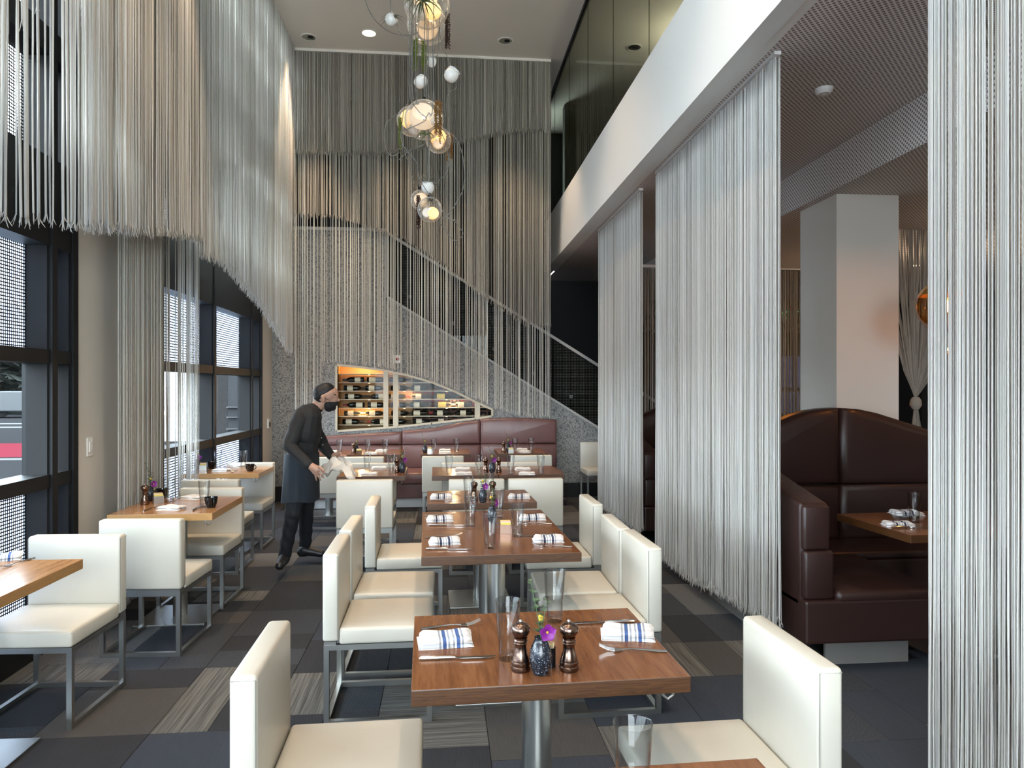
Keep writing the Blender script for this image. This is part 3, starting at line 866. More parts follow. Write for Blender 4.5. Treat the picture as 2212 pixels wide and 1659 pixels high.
# tied curtain
tc = empty('tied_string_curtain', 'beige string curtain knotted into a bundle beyond the column', 'curtain')
kx, ky, kz = at(1978, 860, Y=6.6).x, 6.6, at(1978, 860, Y=6.6).z
tb = MB(); rr_ = random.Random(3)
for i in range(150):
    a = rr_.uniform(-.40, .75)
    pts = []
    for k in range(6):
        t = k / 5; s_ = (1 - t) ** .75
        pts.append((kx + a * s_ * 1.0 + rr_.uniform(-.006, .006), ky + rr_.uniform(-.03, .03) * (1 - t), 3.1 + (kz - 3.1) * (t ** .8)))
    pts.append((kx + a * .08, ky + rr_.uniform(-.02, .02), kz - .35)); pts.append((kx + a * .14, ky, .6))
    tb.tube(pts, .0055, 3, cap=False)
o = tb.build('strings', M['stringb'], tc); o['kind'] = 'stuff'
MB().lathe([(.03, -.06), (.055, -.02), (.05, .03), (.03, .06)], 12, (kx, ky, kz - .05)).build('knot', M['stringb'], tc, smooth=True)

# exit sign
pe = at(1698, 682, Y=9.3)
ex = empty('exit_sign', 'green lettered exit sign glowing behind the dim string curtain', 'sign', pe)
MB().box((-.17, 0, -.10), (.17, .03, .10)).build('housing', M['darkwall'], ex)
fc = bpy.data.curves.new('letters', 'FONT'); fc.body = 'EXIT'; fc.size = .17; fc.extrude = .003; fc.align_x = 'CENTER'; fc.align_y = 'CENTER'
ft = bpy.data.objects.new('tmp', fc); COL.objects.link(ft); fme = bpy.data.meshes.new_from_object(ft.evaluated_get(bpy.context.evaluated_depsgraph_get())); bpy.data.objects.remove(ft); fo = obj('lettering', fme, ex); fo['kind'] = 'thing'; fo.location = (0, -.006, 0); fo.rotation_euler = (R(90), 0, 0); fo.data.materials.clear(); fo.data.materials.append(M['exitg'])
for sx in (-.12, .12): MB().tube([(sx, .015, .1), (sx, .015, 3.10 - pe.z)], .006, 6).build('hanging_rod', M['darkwall'], ex)

# ================================================================ CEILING FITTINGS
def downlight(px, py, z, label, lit=False, r=.085):
    p = at(px, py, Z=z)
    t = empty('ceiling_downlight', label, 'downlight', (p.x, p.y, z), 0, 'recessed downlights')
    MB().lathe([(r, -.008), (r + .014, -.006), (r + .014, 0), (r, 0), (r, -.008)], 24, cap=False).build('trim_ring', M['plast'], t, smooth=40)
    MB().lathe([(r, -.004), (r * .8, -.001), (r * .45, -.0005), (.001, -.0005)], 24, cap=False).build('reflector', M['canlit'] if lit else M['canin'], t, smooth=60)
    if not lit: MB().lathe([(.001, -.003), (r * .42, -.0025)], 16, (r * .25, 0, 0), cap=False).build('lamp_face', M['black'], t)
downlight(667, 80, ZC, 'recessed ceiling downlight in the corner above the high windows')
downlight(797, 71, ZC, 'recessed ceiling downlight glowing warm left of the hanging globes', True)
downlight(1092, 88, ZC, 'recessed ceiling downlight right of the hanging globes')
downlight(1370, 102, ZC, 'recessed ceiling downlight seen through the green glass')
downlight(1975, 573, 3.10, 'small recessed downlight above the knotted curtain', True, .06)
p = at(1780, 192, Z=3.42)
sd = empty('smoke_detector', 'round white smoke detector on the perforated ceiling', 'detector', p)
MB().lathe([(.001, -.035), (.035, -.034), (.05, -.02), (.055, 0)], 24).build('housing', M['plast'], sd, smooth=40)
MB().lathe([(.001, -.040), (.012, -.038), (.014, -.034)], 12).build('sensor', M['ceiling'], sd)
pf = at(859, 776, Y=YB)
af = empty('fire_alarm', 'square white fire alarm strobe on the textured wall above the wine window', 'alarm', pf)
MB().box((-.055, -.03, -.055), (.055, 0, .055)).build('face_plate', M['plast'], af, bevel=.004)
MB().lathe([(.001, -.045), (.02, -.042), (.024, -.03)], 14, axis='y').build('strobe', M['capred'], af)

# ================================================================ FURNITURE
# ---- chair: local +x is the way a sitter faces, origin on the floor under the middle of the seat
def cushion(name, a, b, bev, parent, mt, crown=0.0, seams=True):
    bm = bmesh.new(); bmesh.ops.create_cube(bm, size=1)
    sx, sy, sz = (b[i] - a[i] for i in range(3)); c = Vector([(a[i] + b[i]) / 2 for i in range(3)])
    for v in bm.verts: v.co = Vector((v.co.x * sx, v.co.y * sy, v.co.z * sz)) + c
    bmesh.ops.bevel(bm, geom=bm.edges[:], offset=bev, segments=3, affect='EDGES', profile=.5)
    if crown:
        bmesh.ops.subdivide_edges(bm, edges=[e for e in bm.edges if e.calc_length() > .12], cuts=5, use_grid_fill=True)
        for v in bm.verts:
            if v.co.z > b[2] - .001:
                u = (v.co.x - c.x) / sx * 2; w_ = (v.co.y - c.y) / sy * 2; v.co.z += crown * (1 - u * u) * (1 - w_ * w_)
    me = bpy.data.meshes.new(name); bm.to_mesh(me); bm.free(); me.materials.append(mt)
    me.polygons.foreach_set('use_smooth', [True] * len(me.polygons))
    return obj(name, me, parent)


CW, CD = .46, .50


def make_chair():
    t = empty('dining_chair', 'x', 'chair')
    bk = cushion('backrest', (-CD / 2, -CW / 2, .385), (-CD / 2 + .072, CW / 2, .785), .013, t, M['cream'])
    for sy in (-1, 1):
        x0, x1, z0, z1, y = -CD / 2 + .004, -CD / 2 + .068, .40, .772, sy * (CW / 2 - .001)
        MB().tube([(x1, y, z0), (x1, y, z1), (x0, y, z1)], .0016, 4).build('seam', M['seam'], bk)
    st = cushion('seat', (-CD / 2 + .074, -CW / 2 + .002, .37), (CD / 2, CW / 2 - .002, .445), .013, t, M['cream'], .012)
    MB().tube([(-CD / 2 + .08, -CW / 2 + .004, .434), (CD / 2 - .006, -CW / 2 + .004, .434), (CD / 2 - .006, CW / 2 - .004, .434), (-CD / 2 + .08, CW / 2 - .004, .434)], .0015, 4).build('seam', M['seam'], st)
    T = .024
    ap = MB()
    ap.box((-CD / 2 + .005, -CW / 2 + .004, .345), (CD / 2 - .005, -CW / 2 + .004 + T, .37)).box((-CD / 2 + .005, CW / 2 - .004 - T, .345), (CD / 2 - .005, CW / 2 - .004, .37))
    ap.box((CD / 2 - .005 - T, -CW / 2 + .004 + T, .345), (CD / 2 - .005, CW / 2 - .004 - T, .37)).box((-CD / 2 + .005, -CW / 2 + .004 + T, .345), (-CD / 2 + .005 + T, CW / 2 - .004 - T, .385))
    ap.box((-CD / 2 + .006, -CW / 2 + .005, .37), (-CD / 2 + .06, CW / 2 - .005, .385))
    ap.build('seat_frame', M['steel'], t)
    for sx in (-1, 1):
        for sy in (-1, 1):
            x = sx * (CD / 2 - .005 - T / 2); y = sy * (CW / 2 - .004 - T / 2)
            MB().box((x - T / 2, y - T / 2, 0), (x + T / 2, y + T / 2, .345)).build('leg', M['steel'], t)
    for sy in (-1, 1):
        y = sy * (CW / 2 - .004 - T / 2)
        MB().box((-CD / 2 + .005 + T, y - T / 2, 0), (CD / 2 - .005 - T, y + T / 2, T)).build('floor_rail', M['steel'], t)
    MB().box((-CD / 2 + .005, -CW / 2 + .004 + T, 0), (-CD / 2 + .005 + T, CW / 2 - .004 - T, T)).build('floor_rail', M['steel'], t)
    return t


chair = make_chair()
E, Nn, W_, So = 0, PI / 2, PI, -PI / 2
def px_x(px, Y): return at(px, 838, Y=Y).x
CH = [
    ((-.31, 2.15), R(1), 'nearest cream leather dining chair, window side of the front walnut table', 'row'),
    ((.82, 2.04), PI + R(1.5), 'cream leather dining chair closest to the camera on the booth side', 'row'),
    ((-.295, 3.52), R(.5), 'nearer of two cream dining chairs on the window side of the double table', 'row'),
    ((-.295, 4.06), R(-.5), 'cream dining chair half hidden behind its twin on the window side of the double table', 'row'),
    ((-.25, 4.84), R(1), 'cream dining chair on the window side of the small table behind the double table', 'row'),
    ((.78, 3.49), PI + R(1), 'nearer cream dining chair on the booth side of the double table', 'row'),
    ((.765, 3.97), PI - R(1), 'farther cream dining chair on the booth side of the double table', 'row'),
    ((.79, 4.76), PI, 'cream dining chair on the booth side of the small table behind the double table', 'row'),
    ((-1.875, 3.63), So + R(-3), 'cream dining chair facing the cut off honey table at the first window', 'win'),
    ((-1.71, 4.49), Nn + R(-3), 'cream dining chair seen from behind at the honey table with the black mug', 'win'),
    ((-1.74, 5.36), So + R(-1), 'cream dining chair on the far side of the honey table with the black mug', 'win'),
    ((-1.90, 6.28), Nn, 'cream dining chair tucked behind, on the near side of the furthest window table', 'win'),
    ((-1.93, 7.2), So, 'cream dining chair on the far side of the furthest window table', 'win'),
    ((px_x(1030, 5.85), 6.10), Nn, 'cream dining chair seen from behind at the twin tables, nearer the windows', 'wine'),
    ((px_x(1158, 5.85), 6.10), Nn, 'cream dining chair seen from behind at the twin tables, nearer the booths', 'wine'),
    ((px_x(1004, 7.2), 6.98), So, 'cream dining chair facing the camera across the twin tables, nearer the windows', 'wine'),
    ((px_x(1120, 7.2), 6.98), So, 'cream dining chair facing the camera across the twin tables, nearer the booths', 'wine'),
    ((px_x(787, 5.9), 6.16), Nn, 'cream dining chair seen from behind at the table the waiter wipes', 'wine'),
    ((px_x(806, 7.2), 7.02), So, 'cream dining chair facing the camera at the table the waiter wipes', 'wine'),
    ((px_x(690, 7.9), 8.12), Nn, 'cream dining chair beside the waiter, drawn up to the banquette table', 'wine'),
    ((px_x(784, 7.9), 8.12), Nn, 'cream dining chair at the low end of the banquette, right of the cloth', 'wine'),
    ((px_x(957, 7.9), 8.12), Nn, 'cream dining chair at the middle banquette table', 'wine'),
    ((px_x(1148, 7.9), 8.12), Nn, 'cream dining chair at the banquette table under the high end', 'wine'),
    ((px_x(1293, 9.6), 9.52), So, 'cream dining chair standing alone against the textured wall below the stair', 'wine'),
]
for (x, y), rz, lab, g in CH:
    place(chair, (x, y, 0), rz, lab, {'row': 'cream chairs along the centre row of tables', 'win': 'cream chairs at the window tables', 'wine': 'cream chairs near the banquette'}[g])


# ---- tables: a slab top on a steel pedestal and a square steel foot plate
def table(label, corner, w_, d_, rz, honey=False, group=None, hook=True, hx=.42, foot=.44):
    """corner = near-left corner (x, y) of the top; w_ across, d_ deep"""
    t = empty('dining_table', label, 'table', (corner[0], corner[1], 0), rz, group)
    top = MB(); top.box((0, 0, .705), (w_, d_, .75))
    me = top.mesh('tabletop', [M['woodL' if honey else 'wood'], M['woodLedge' if honey else 'woodedge']], False, .003, 2)
    for p in me.polygons:
        if abs(p.normal.z) < .7: p.material_index = 1
    obj('tabletop', me, t)
    cx, cy_ = w_ / 2, d_ / 2
    MB().lathe([(.046, .012), (.046, .70)], 28, (cx, cy_, 0)).build('pedestal', M['steel'], t, smooth=40)
    MB().box((cx - .12, cy_ - .12, .695), (cx + .12, cy_ + .12, .705)).build('mounting_plate', M['black'], t)
    MB().box((cx - foot / 2, cy_ - foot / 2, 0), (cx + foot / 2, cy_ + foot / 2, .012)).build('foot_plate', M['steel'], t, bevel=.002)
    if hook: MB().tube([(w_ - .06, .06, .706), (w_ - .058, .06, .675), (w_ - .045, .06, .665), (w_ - .03, .06, .675), (w_ - .028, .06, .706)], .004, 6).build('bag_hook', M['steel'], t)
    return t


RZ = R(1.4)
table('walnut table nearest the camera, cut off by the lower edge of the picture', (-.075, .80), .76, .64, RZ, group='walnut tables in the centre row')
T1 = table('walnut dining table in front with pepper mills and black vase, fully in view', (-.082, 1.87), .76, .61, RZ, group='walnut tables in the centre row')
p = at(910, 1203, Z=.75); table('nearer half of the long walnut double table behind the front one', (p.x, p.y), .765, .60, RZ, group='walnut tables in the centre row', hook=False)
d_ = Vector((-math.sin(RZ), math.cos(RZ))) * .605
table('farther half of the long walnut double table', (p.x + d_.x, p.y + d_.y), .765, .60, RZ, group='walnut tables in the centre row', hook=False)
p = at(923, 1089, Z=.75); table('small walnut table between the double table and the twin tables', (p.x, p.y), .755, .61, RZ, group='walnut tables in the centre row', hook=False)
p = at(933, 1028, Z=.75); table('twin walnut table nearer the windows, in front of the banquette', (p.x, p.y), .60, .72, R(.5), group='walnut tables near the banquette', hook=False)
table('twin walnut table nearer the booths, in front of the banquette', (p.x + .605, p.y + .005), .60, .72, R(.5), group='walnut tables near the banquette', hook=False)
p = at(727, 1030, Z=.75); table('walnut table the waiter leans towards, beside his cloth', (p.x, p.y), .60, .72, R(.5), group='walnut tables near the banquette', hook=True)
YBT = 8.50
for px, lab in ((644, 'walnut banquette table mostly hidden behind the waiter'), (754, 'walnut banquette table at the low end, right of the waiter'), (908, 'walnut banquette table below the middle of the leather wave'), (1077, 'walnut banquette table at the tall end of the leather back')):
    table(lab, (px_x(px, YBT), YBT), .60, .72, 0, group='walnut tables along the banquette', hook=False)
# honey window tables
def wt_(label, nr, w_, d_, rz):
    return table(label, (nr.x - w_, nr.y), w_, d_, rz, honey=True, group='honey coloured tables at the windows')
pL1 = at(178, 1206, Z=.75)
wt_('honey wooden table cut off by the picture edge at the first window', Vector((pL1.x - .005, pL1.y - .78)), .62, .78, R(-1))
pL2 = at(458, 1109, Z=.75); wt_('honey wooden window table with black mug and steel caddy, middle one', pL2, .63, .71, R(.5))
pL3 = at(559, 1022.5, Z=.75); wt_('honey wooden table at the second window, furthest of the three', pL3, .70, .60, 0)


# ---- table ware
TZ = .7505
def glass_mesh():
    pr = [(.0005, 0), (.025, 0), (.0262, .004), (.0275, .05), (.0285, .075), (.0305, .079), (.037, .172), (.0365, .1745), (.035, .172), (.0288, .082), (.0262, .074), (.0252, .02), (.0005, .016)]
    return MB().lathe(pr, 28, cap=False).mesh('tumbler', M['glass'], 60)
GM = glass_mesh()
water = MB().lathe([(.0005, .0162), (.0245, .0185), (.026, .06), (.0005, .06)], 20, cap=False).mesh('water', M['glass'], 60)


def glass(label, p, g='water tumblers on the tables'):
    o = obj('tumbler', GM, None, (p[0], p[1], TZ)); tag(o, label, 'glass', g)
    o.rotation_euler = (0, 0, p[0] * 9); return o


def P(px, py): return at(px, py, Z=.75)


for px, py, lab in (
    (1097, 1424, 'clear tumbler left of the pepper mill on the front walnut table'),
    (1198, 1342, 'clear tumbler behind the pepper mills on the front walnut table'),
    (1012, 1084, 'clear tumbler left of the vase on the small walnut table'),
    (1016, 1136, 'clear tumbler standing alone at the window side of the double table'),
    (1058, 1184, 'clear tumbler closest to the camera on the double table'),
    (1118, 1158, 'clear tumbler beside the sweetener packets on the double table'),
    (1077, 1118, 'clear tumbler behind the orchid on the double table'),
    (1057, 1073, 'clear tumbler behind the vase on the small walnut table'),
    (970, 1024, 'clear tumbler at the window end of the twin tables'),
    (1034, 1023, 'clear tumbler left of the mills on the twin tables'),
    (1103, 1024, 'clear tumbler right of the mills on the twin tables'),
    (1168, 1024, 'clear tumbler at the booth end of the twin tables'),
    (793, 1016, 'clear tumbler beside the wiping cloth on the waiter\'s table'),
    (845, 1022, 'clear tumbler left of the mill on the waiter\'s table'),
    (366, 1084, 'clear tumbler by the steel caddy on the middle window table'),
    (441, 1095, 'clear tumbler behind the black mug on the middle window table'),
    (471, 1012, 'clear tumbler left on the furthest window table'),
    (526, 1012, 'clear tumbler beside the mug on the furthest window table'),
):
    glass(lab, P(px, py))
p = at(1367, 1560, Z=.925); glass('clear tumbler on the cut off table at the lower edge', (p.x, p.y))
for px, yy, lab in ((701, 8.63, 'clear tumbler just right of the waiter on the banquette table'), (733, 8.60, 'clear tumbler second right of the waiter'), (794, 8.62, 'clear tumbler in the middle of the low end banquette table'), (832, 8.60, 'clear tumbler last before the middle banquette table'),
                    (937, 8.66, 'clear tumbler left on the middle banquette table'), (986, 8.66, 'clear tumbler right on the middle banquette table'), (1112, 8.64, 'clear tumbler left on the tall end banquette table'), (1147, 8.6, 'clear tumbler right on the tall end banquette table')):
    glass(lab, (px_x(px, yy), yy))


# napkin: two folded leaves, slightly rumpled
def napkin_proto(mt, seed, sx=.168, sy=.118):
    rr = random.Random(seed); t = empty('napkin', 'x', 'napkin')
    for li, (dz, ins) in enumerate(((0, 0), (.0125, .004))):
        bm = bmesh.new(); bmesh.ops.create_grid(bm, x_segments=18, y_segments=12, size=.5)
        ph = rr.uniform(0, 6)
        for v in bm.verts:
            u, w_ = v.co.x, v.co.y
            v.co.x = u * (sx - ins) + w_ * .010 * (li - .3) + li * .002; v.co.y = w_ * (sy - ins) + li * .004
            ed = min(1, 9 * (.5 - abs(w_))) * min(1, 14 * (.5 - abs(u)))
            v.co.z = dz + .0105 * max(0, ed) ** .4 + .0022 * math.sin(u * 9 + ph) * ed + .0012 * math.sin(w_ * 15 + u * 5 + ph)
        ex_ = bmesh.ops.extrude_face_region(bm, geom=bm.faces[:])
        for v in [g for g in ex_['geom'] if isinstance(g, bmesh.types.BMVert)]: v.co.z = dz + .0004
        bmesh.ops.recalc_face_normals(bm, faces=bm.faces)
        me = bpy.data.meshes.new('fold'); bm.to_mesh(me); bm.free(); me.materials.append(mt)
        me.polygons.foreach_set('use_smooth', [True] * len(me.polygons)); obj('fold', me, t)
    return t


NP = {'b': napkin_proto(M['napkin'], 1), 'n': napkin_proto(M['napkin2'], 2, .16, .112), 'w': napkin_proto(M['napkin3'], 3, .15, .11)}
used_n = set()
GN = 'folded cloth napkins laid on the tables'
def napkin(k, p, rz, lab, z=TZ): return place(NP[k], (p[0], p[1], z), rz, lab, GN)
napkin('b', P(961, 1387), R(4), 'blue striped napkin at the window side of the front walnut table')
napkin('b', P(1355, 1372), R(-13), 'blue striped napkin at the booth side of the front walnut table')
for px, py, rz, lab in ((950, 1124, 2, 'striped napkin at the window side of the double table, farther half'), (960, 1173, 3, 'striped napkin at the window side of the double table, nearer half'),
                        (1150, 1121, -4, 'striped napkin at the booth side of the double table, farther half'), (1184, 1168, -5, 'striped napkin at the booth side of the double table, nearer half'),
                        (953, 1075, 0, 'striped napkin at the window side of the small walnut table'), (1121, 1075, -6, 'striped napkin at the booth side of the small walnut table')):
    napkin('n', P(px, py), R(rz), lab)
for px, py, rz, lab in ((999, 1015, 0, 'white napkin far side of the twin table nearer the windows'), (1002, 1025, 3, 'white napkin near side of the twin table nearer the windows'),
                        (1129, 1015, 0, 'white napkin far side of the twin table nearer the booths'), (1138, 1025, -4, 'white napkin near side of the twin table nearer the booths'),
                        (819, 1013, 10, 'white napkin behind the tumbler on the waiter\'s table'), (797, 1026, 4, 'white napkin in front on the waiter\'s table'),
                        (370, 1100, -12, 'white folded napkin in front on the middle window table'), (418, 1077, -22, 'white napkin behind the tumbler on the middle window table'),
                        (478, 1018, -8, 'white napkin in front on the furthest window table'), (512, 1008, -30, 'white napkin behind on the furthest window table')):
    napkin('w', P(px, py), R(rz), lab)
for px, yy, rz, lab in ((716, 8.9, 0, 'white napkin beside the waiter on the banquette table'), (801, 8.62, 4, 'white napkin in front on the low end banquette table'), (824, 8.95, 0, 'white napkin behind on the low end banquette table'),
                        (961, 8.95, 0, 'white napkin behind on the middle banquette table'), (961, 8.63, 2, 'white napkin in front on the middle banquette table'),
                        (1127, 8.95, 0, 'white napkin behind on the tall end banquette table'), (1133, 8.63, 3, 'white napkin in front on the tall end banquette table')):
    napkin('w', (px_x(px, yy), yy), R(rz), lab)
napkin('b', P(0, 1209), R(25), 'striped napkin on the cut off honey table at the first window')


# cutlery (local +x from handle to tip)
def fork_proto():
    mb = MB()
    mb.tube([(0, 0, .003), (.02, 0, .0032), (.06, 0, .006), (.10, 0, .008), (.125, 0, .006), (.135, 0, .004)], [.0042, .0048, .0036, .0024, .0026, .004], 6)
    mb.prism([(.132, -.004), (.142, -.011), (.156, -.0125), (.156, .0125), (.142, .011), (.132, .004)], 'z', .0035, .0055)
    for y in (-.0108, -.0036, .0036, .0108): mb.tube([(.154, y, .0045), (.175, y, .0075), (.20, y * .95, .018)], [.0016, .0014, .0009], 5)
    o = mb.build('fork', M['silver'], None, 40); return tag(o, 'x', 'fork')
def knife_proto():
    mb = MB()
    mb.tube([(0, 0, .006), (.01, 0, .006), (.09, 0, .006), (.105, 0, .0055)], [.004, .0062, .0052, .0036], 8)
    mb.prism([(.105, -.003), (.12, -.009), (.20, -.010), (.222, -.002), (.225, .004), (.105, .004)], 'z', .0045, .0062)
    o = mb.build('knife', M['silver'], None, 40); return tag(o, 'x', 'knife')
FK, KN = fork_proto(), knife_proto()
def cutlery(proto, a, b, lab, g):
    d = Vector(b) - Vector(a); L_ = .20 if proto is FK else .225
    return place(proto, (a[0], a[1], TZ), math.atan2(d.y, d.x), lab, g)
GF, GK = 'forks laid on the tables', 'knives laid on the tables'
cutlery(FK, P(908, 1361), P(1030, 1350), 'silver fork behind the blue napkin on the front table', GF)
cutlery(KN, P(905, 1427), P(1073, 1421), 'silver knife before the blue napkin on the front table', GK)
cutlery(FK, P(1440, 1410), P(1300, 1406), 'silver fork resting beside the booth side napkin on the front table', GF)
cutlery(KN, P(1372, 1345), P(1236, 1350), 'silver knife behind the booth side napkin on the front table', GK)
for a, b, lab in (((918, 1163), (1001, 1158), 'silver fork behind the nearer napkin on the window side of the double table'), ((915, 1115), (992, 1112), 'silver fork behind the farther napkin on the window side of the double table'),
                  ((1236, 1183), (1151, 1180), 'silver fork before the nearer napkin on the booth side of the double table'), ((1192, 1133), (1125, 1131), 'silver fork before the farther napkin on the booth side of the double table'),
                  ((938, 1067), (1000, 1066), 'silver fork behind the napkin on the small walnut table')):
    cutlery(FK, P(*a), P(*b), lab, GF)
for a, b, lab in (((920, 1188), (1025, 1188), 'silver knife before the nearer napkin on the double table'), ((926, 1136), (1000, 1136), 'silver knife before the farther napkin on the double table'),
                  ((1205, 1157), (1125, 1160), 'silver knife beside the tumbler and packets on the double table'), ((928, 1082), (985, 1082), 'silver knife before the napkin on the small walnut table')):
    cutlery(KN, P(*a), P(*b), lab, GK)
cutlery(FK, P(310, 1105), P(345, 1094), 'silver fork left of the napkin on the middle window table', GF)
cutlery(KN, P(415, 1105), P(438, 1092), 'silver knife right of the napkin on the middle window table', GK)
cutlery(KN, P(372, 1084), P(392, 1073), 'silver knife behind the tumbler on the middle window table', GK)
cutlery(FK, P(75, 1207), P(25, 1222), 'silver fork beside the striped napkin on the cut off honey table', GF)
cutlery(FK, P(445, 1021), P(457, 1010), 'silver fork on the furthest window table', GF)
cutlery(KN, P(500, 1021), P(516, 1014), 'silver knife on the furthest window table', GK)
cutlery(FK, P(770, 1027), P(774, 1012), 'silver fork left of the napkin on the waiter\'s table', GF)


# pepper mill
def mill_proto():
    t = empty('pepper_mill', 'x', 'pepper mill')
    MB().lathe([(.001, 0), (.0265, 0), (.0275, .004), (.0275, .012), (.0255, .014), (.0265, .019), (.0265, .024), (.024, .027), (.0245, .031), (.0185, .048), (.016, .062), (.0165, .072), (.0195, .076), (.0175, .079), (.0195, .083), (.0175, .087), (.019, .092), (.001, .092)], 26).build('body', M['bronze'], t, smooth=35)
    hd = MB().lathe([(.001, .092), (.017, .093), (.020, .098), (.0255, .105), (.027, .113), (.025, .122), (.018, .1285), (.008, .131), (.001, .1315)], 26).build('head', M['bronze'], t, smooth=50)
    MB().lathe([(.001, .131), (.0035, .132), (.0055, .136), (.0045, .140), (.001, .1415)], 12).build('knob', M['silver'], hd, smooth=60)
    return t
ML = mill_proto()
for px, py, lab in ((1125, 1447, 'bronze pepper mill left of the black vase on the front table'), (1229, 1447, 'bronze pepper mill right of the black vase on the front table'),
                    (1024, 1081, 'bronze mill left of the vase on the small walnut table'), (1064, 1080, 'bronze mill right of the vase on the small walnut table'),
                    (1049, 1020, 'bronze mill left of the vase on the twin tables'), (1077.5, 1020, 'bronze mill right of the vase on the twin tables'),
                    (857, 1021, 'bronze mill on the waiter\'s table beside the orchid'), (313, 1090, 'bronze pepper mill on the middle window table')):
    p = P(px, py); place(ML, (p.x, p.y, TZ), px * .1, lab, 'bronze pepper mills on the tables')
place(ML, (px_x(1088, 8.62), 8.62, TZ), 1, 'bronze mill at the tall end banquette table', 'bronze pepper mills on the tables')
place(ML, (px_x(764, 8.66), 8.66, TZ), 1, 'bronze mill at the low end banquette table', 'bronze pepper mills on the tables')


# bud vase with eucalyptus, billy buttons and an orchid
def vase(label, p, seed, scale=1.0, orchid=True, mtv=None):
    rr = random.Random(seed); t = empty('bud_vase', label, 'vase', (p[0], p[1], TZ), rr.uniform(0, 1), 'bud vases with flowers on the tables'); t.scale = (scale,) * 3
    MB().lathe([(.001, 0), (.020, 0), (.0245, .010), (.030, .030), (.0315, .048), (.028, .070), (.020, .088), (.0165, .096), (.0175, .101), (.0145, .101), (.014, .094), (.001, .09)], 26).build('vase_body', M['vase'], t, smooth=60)
    for si in range(2):
        a = rr.uniform(2.2, 4.2) if si == 0 else rr.uniform(-.9, .9); h = .17 if si == 0 else .11; lean = .045 if si == 0 else .02
        pts = [Vector((math.cos(a) * lean * (k / 6) ** 1.4, math.sin(a) * lean * (k / 6) ** 1.4 * .4, .09 + h * k / 6)) for k in range(7)]
        st = MB().tube(pts, .0012, 5).build('stem', M['leaf'], t)
        lf = MB()
        for k in range(1, 7):
            for sd in (0, 1, 2):
                aa = rr.uniform(0, 6.28); rl = .0095 * (1.15 - k * .09); q = pts[k] + Vector((0, 0, rr.uniform(-.008, .008)))
                dv = Vector((math.cos(aa), math.sin(aa), .35)).normalized(); sv = dv.cross(Vector((0, 0, 1))).normalized()
                c = q + dv * rl * 1.2
                lf.add([c + dv * rl * math.cos(b) + sv * rl * .9 * math.sin(b) for b in [i * PI / 4 for i in range(8)]] + [c + Vector((0, 0, -.001))], [(i, (i + 1) % 8, 8) for i in range(8)])
        o = lf.build('leaves', M['leaf'], st); o['kind'] = 'stuff'
    a = 1.0; q = Vector((.004, .01, .15)); MB().tube([(0, 0, .09), q], .001, 5).build('flower_stem', M['leaf'], t)
    MB().lathe([(.001, -.010), (.007, -.0075), (.010, 0), (.007, .0075), (.001, .010)], 12, q).build('billy_button', M['yellow'], t, smooth=True)
    if orchid:
        c = Vector((.014, -.012, .118))
        for k in range(5):
            a = 2 * PI * k / 5 + .3; ax = Vector((math.cos(a), -.35, math.sin(a))).normalized(); sd = ax.cross(Vector((0, -1, 0))).normalized()
            n1 = 7; vs = []
            for i in range(n1):
                tt = i / (n1 - 1); wd = .0125 * math.sin(PI * min(1, .12 + tt * .86)) ** .7
                ce = c + ax * .026 * tt + Vector((0, -.006 * math.sin(tt * 2.6), 0)); vs += [ce - sd * wd, ce + Vector((0, .003, 0)), ce + sd * wd]
            MB().add(vs, [(3 * i + j, 3 * i + j + 1, 3 * i + j + 4, 3 * i + j + 3) for i in range(n1 - 1) for j in range(2)]).build('petal', M['orchid'], t, smooth=True)
        MB().lathe([(.001, -.005), (.004, 0), (.001, .005)], 8, c + Vector((0, -.006, 0)), axis='y').build('flower_centre', M['yellow'], t)
    return t
vase('speckled black bud vase with purple orchid on the front walnut table', P(1168, 1455), 1, 1.0)
vase('black bud vase with orchid and billy buttons on the double table', P(1063, 1128), 2, .95)
vase('black bud vase with orchid on the small walnut table', P(1043, 1085), 3, .95)
vase('black bud vase with purple orchid on the twin tables', P(1063, 1021), 4)
vase('black bud vase with purple orchid on the waiter\'s table', P(869, 1021), 5)
vase('bud vase with purple orchid and eucalyptus on the middle window table', P(325, 1082), 6)
vase('bud vase with a purple orchid on the furthest window table', P(427, 1014), 7)
vase('bud vase with pale sprigs on the low end banquette table', (px_x(770, 8.7), 8.7), 8, .95, False)
vase('bud vase with upright sprigs on the middle banquette table', (px_x(918, 8.66), 8.66), 9, .95, False)
vase('bud vase with an orchid on the tall end banquette table', (px_x(1098, 8.68), 8.68), 10)


# condiment caddies
def caddy(label, p, mt, rz=0, h=.048):
    t = empty('packet_caddy', label, 'caddy', (p[0], p[1], TZ), rz, 'sweetener caddies on the tables')
    b = MB(); s_ = .032
    b.box((-s_, -s_, 0), (s_, s_, .003)).box((-s_, -s_, .003), (s_, -s_ + .002, h)).box((-s_, s_ - .002, .003), (s_, s_, h)).box((-s_, -s_ + .002, .003), (-s_ + .002, s_ - .002, h)).box((s_ - .002, -s_ + .002, .003), (s_, s_ - .002, h))
    b.build('holder', mt, t)
    for i in range(6): MB().box((-.027, -.024 + i * .009, .004), (.027, -.021 + i * .009, .060 + (i % 3) * .003)).build('packet', M[('packet', 'napkin3', 'packet2')[i % 3 if i < 4 else 0]], t)
    return t
caddy('bronze caddy of yellow sweetener packets on the double table', P(1092, 1151), M['bronze'])
caddy('steel caddy of packets on the middle window table', P(342, 1086), M['steel'], .5)
caddy('steel caddy of packets on the furthest window table', P(439, 1015), M['steel'], .2)
caddy('bronze caddy of packets at the low end banquette table', (px_x(776, 8.6), 8.58), M['bronze'])
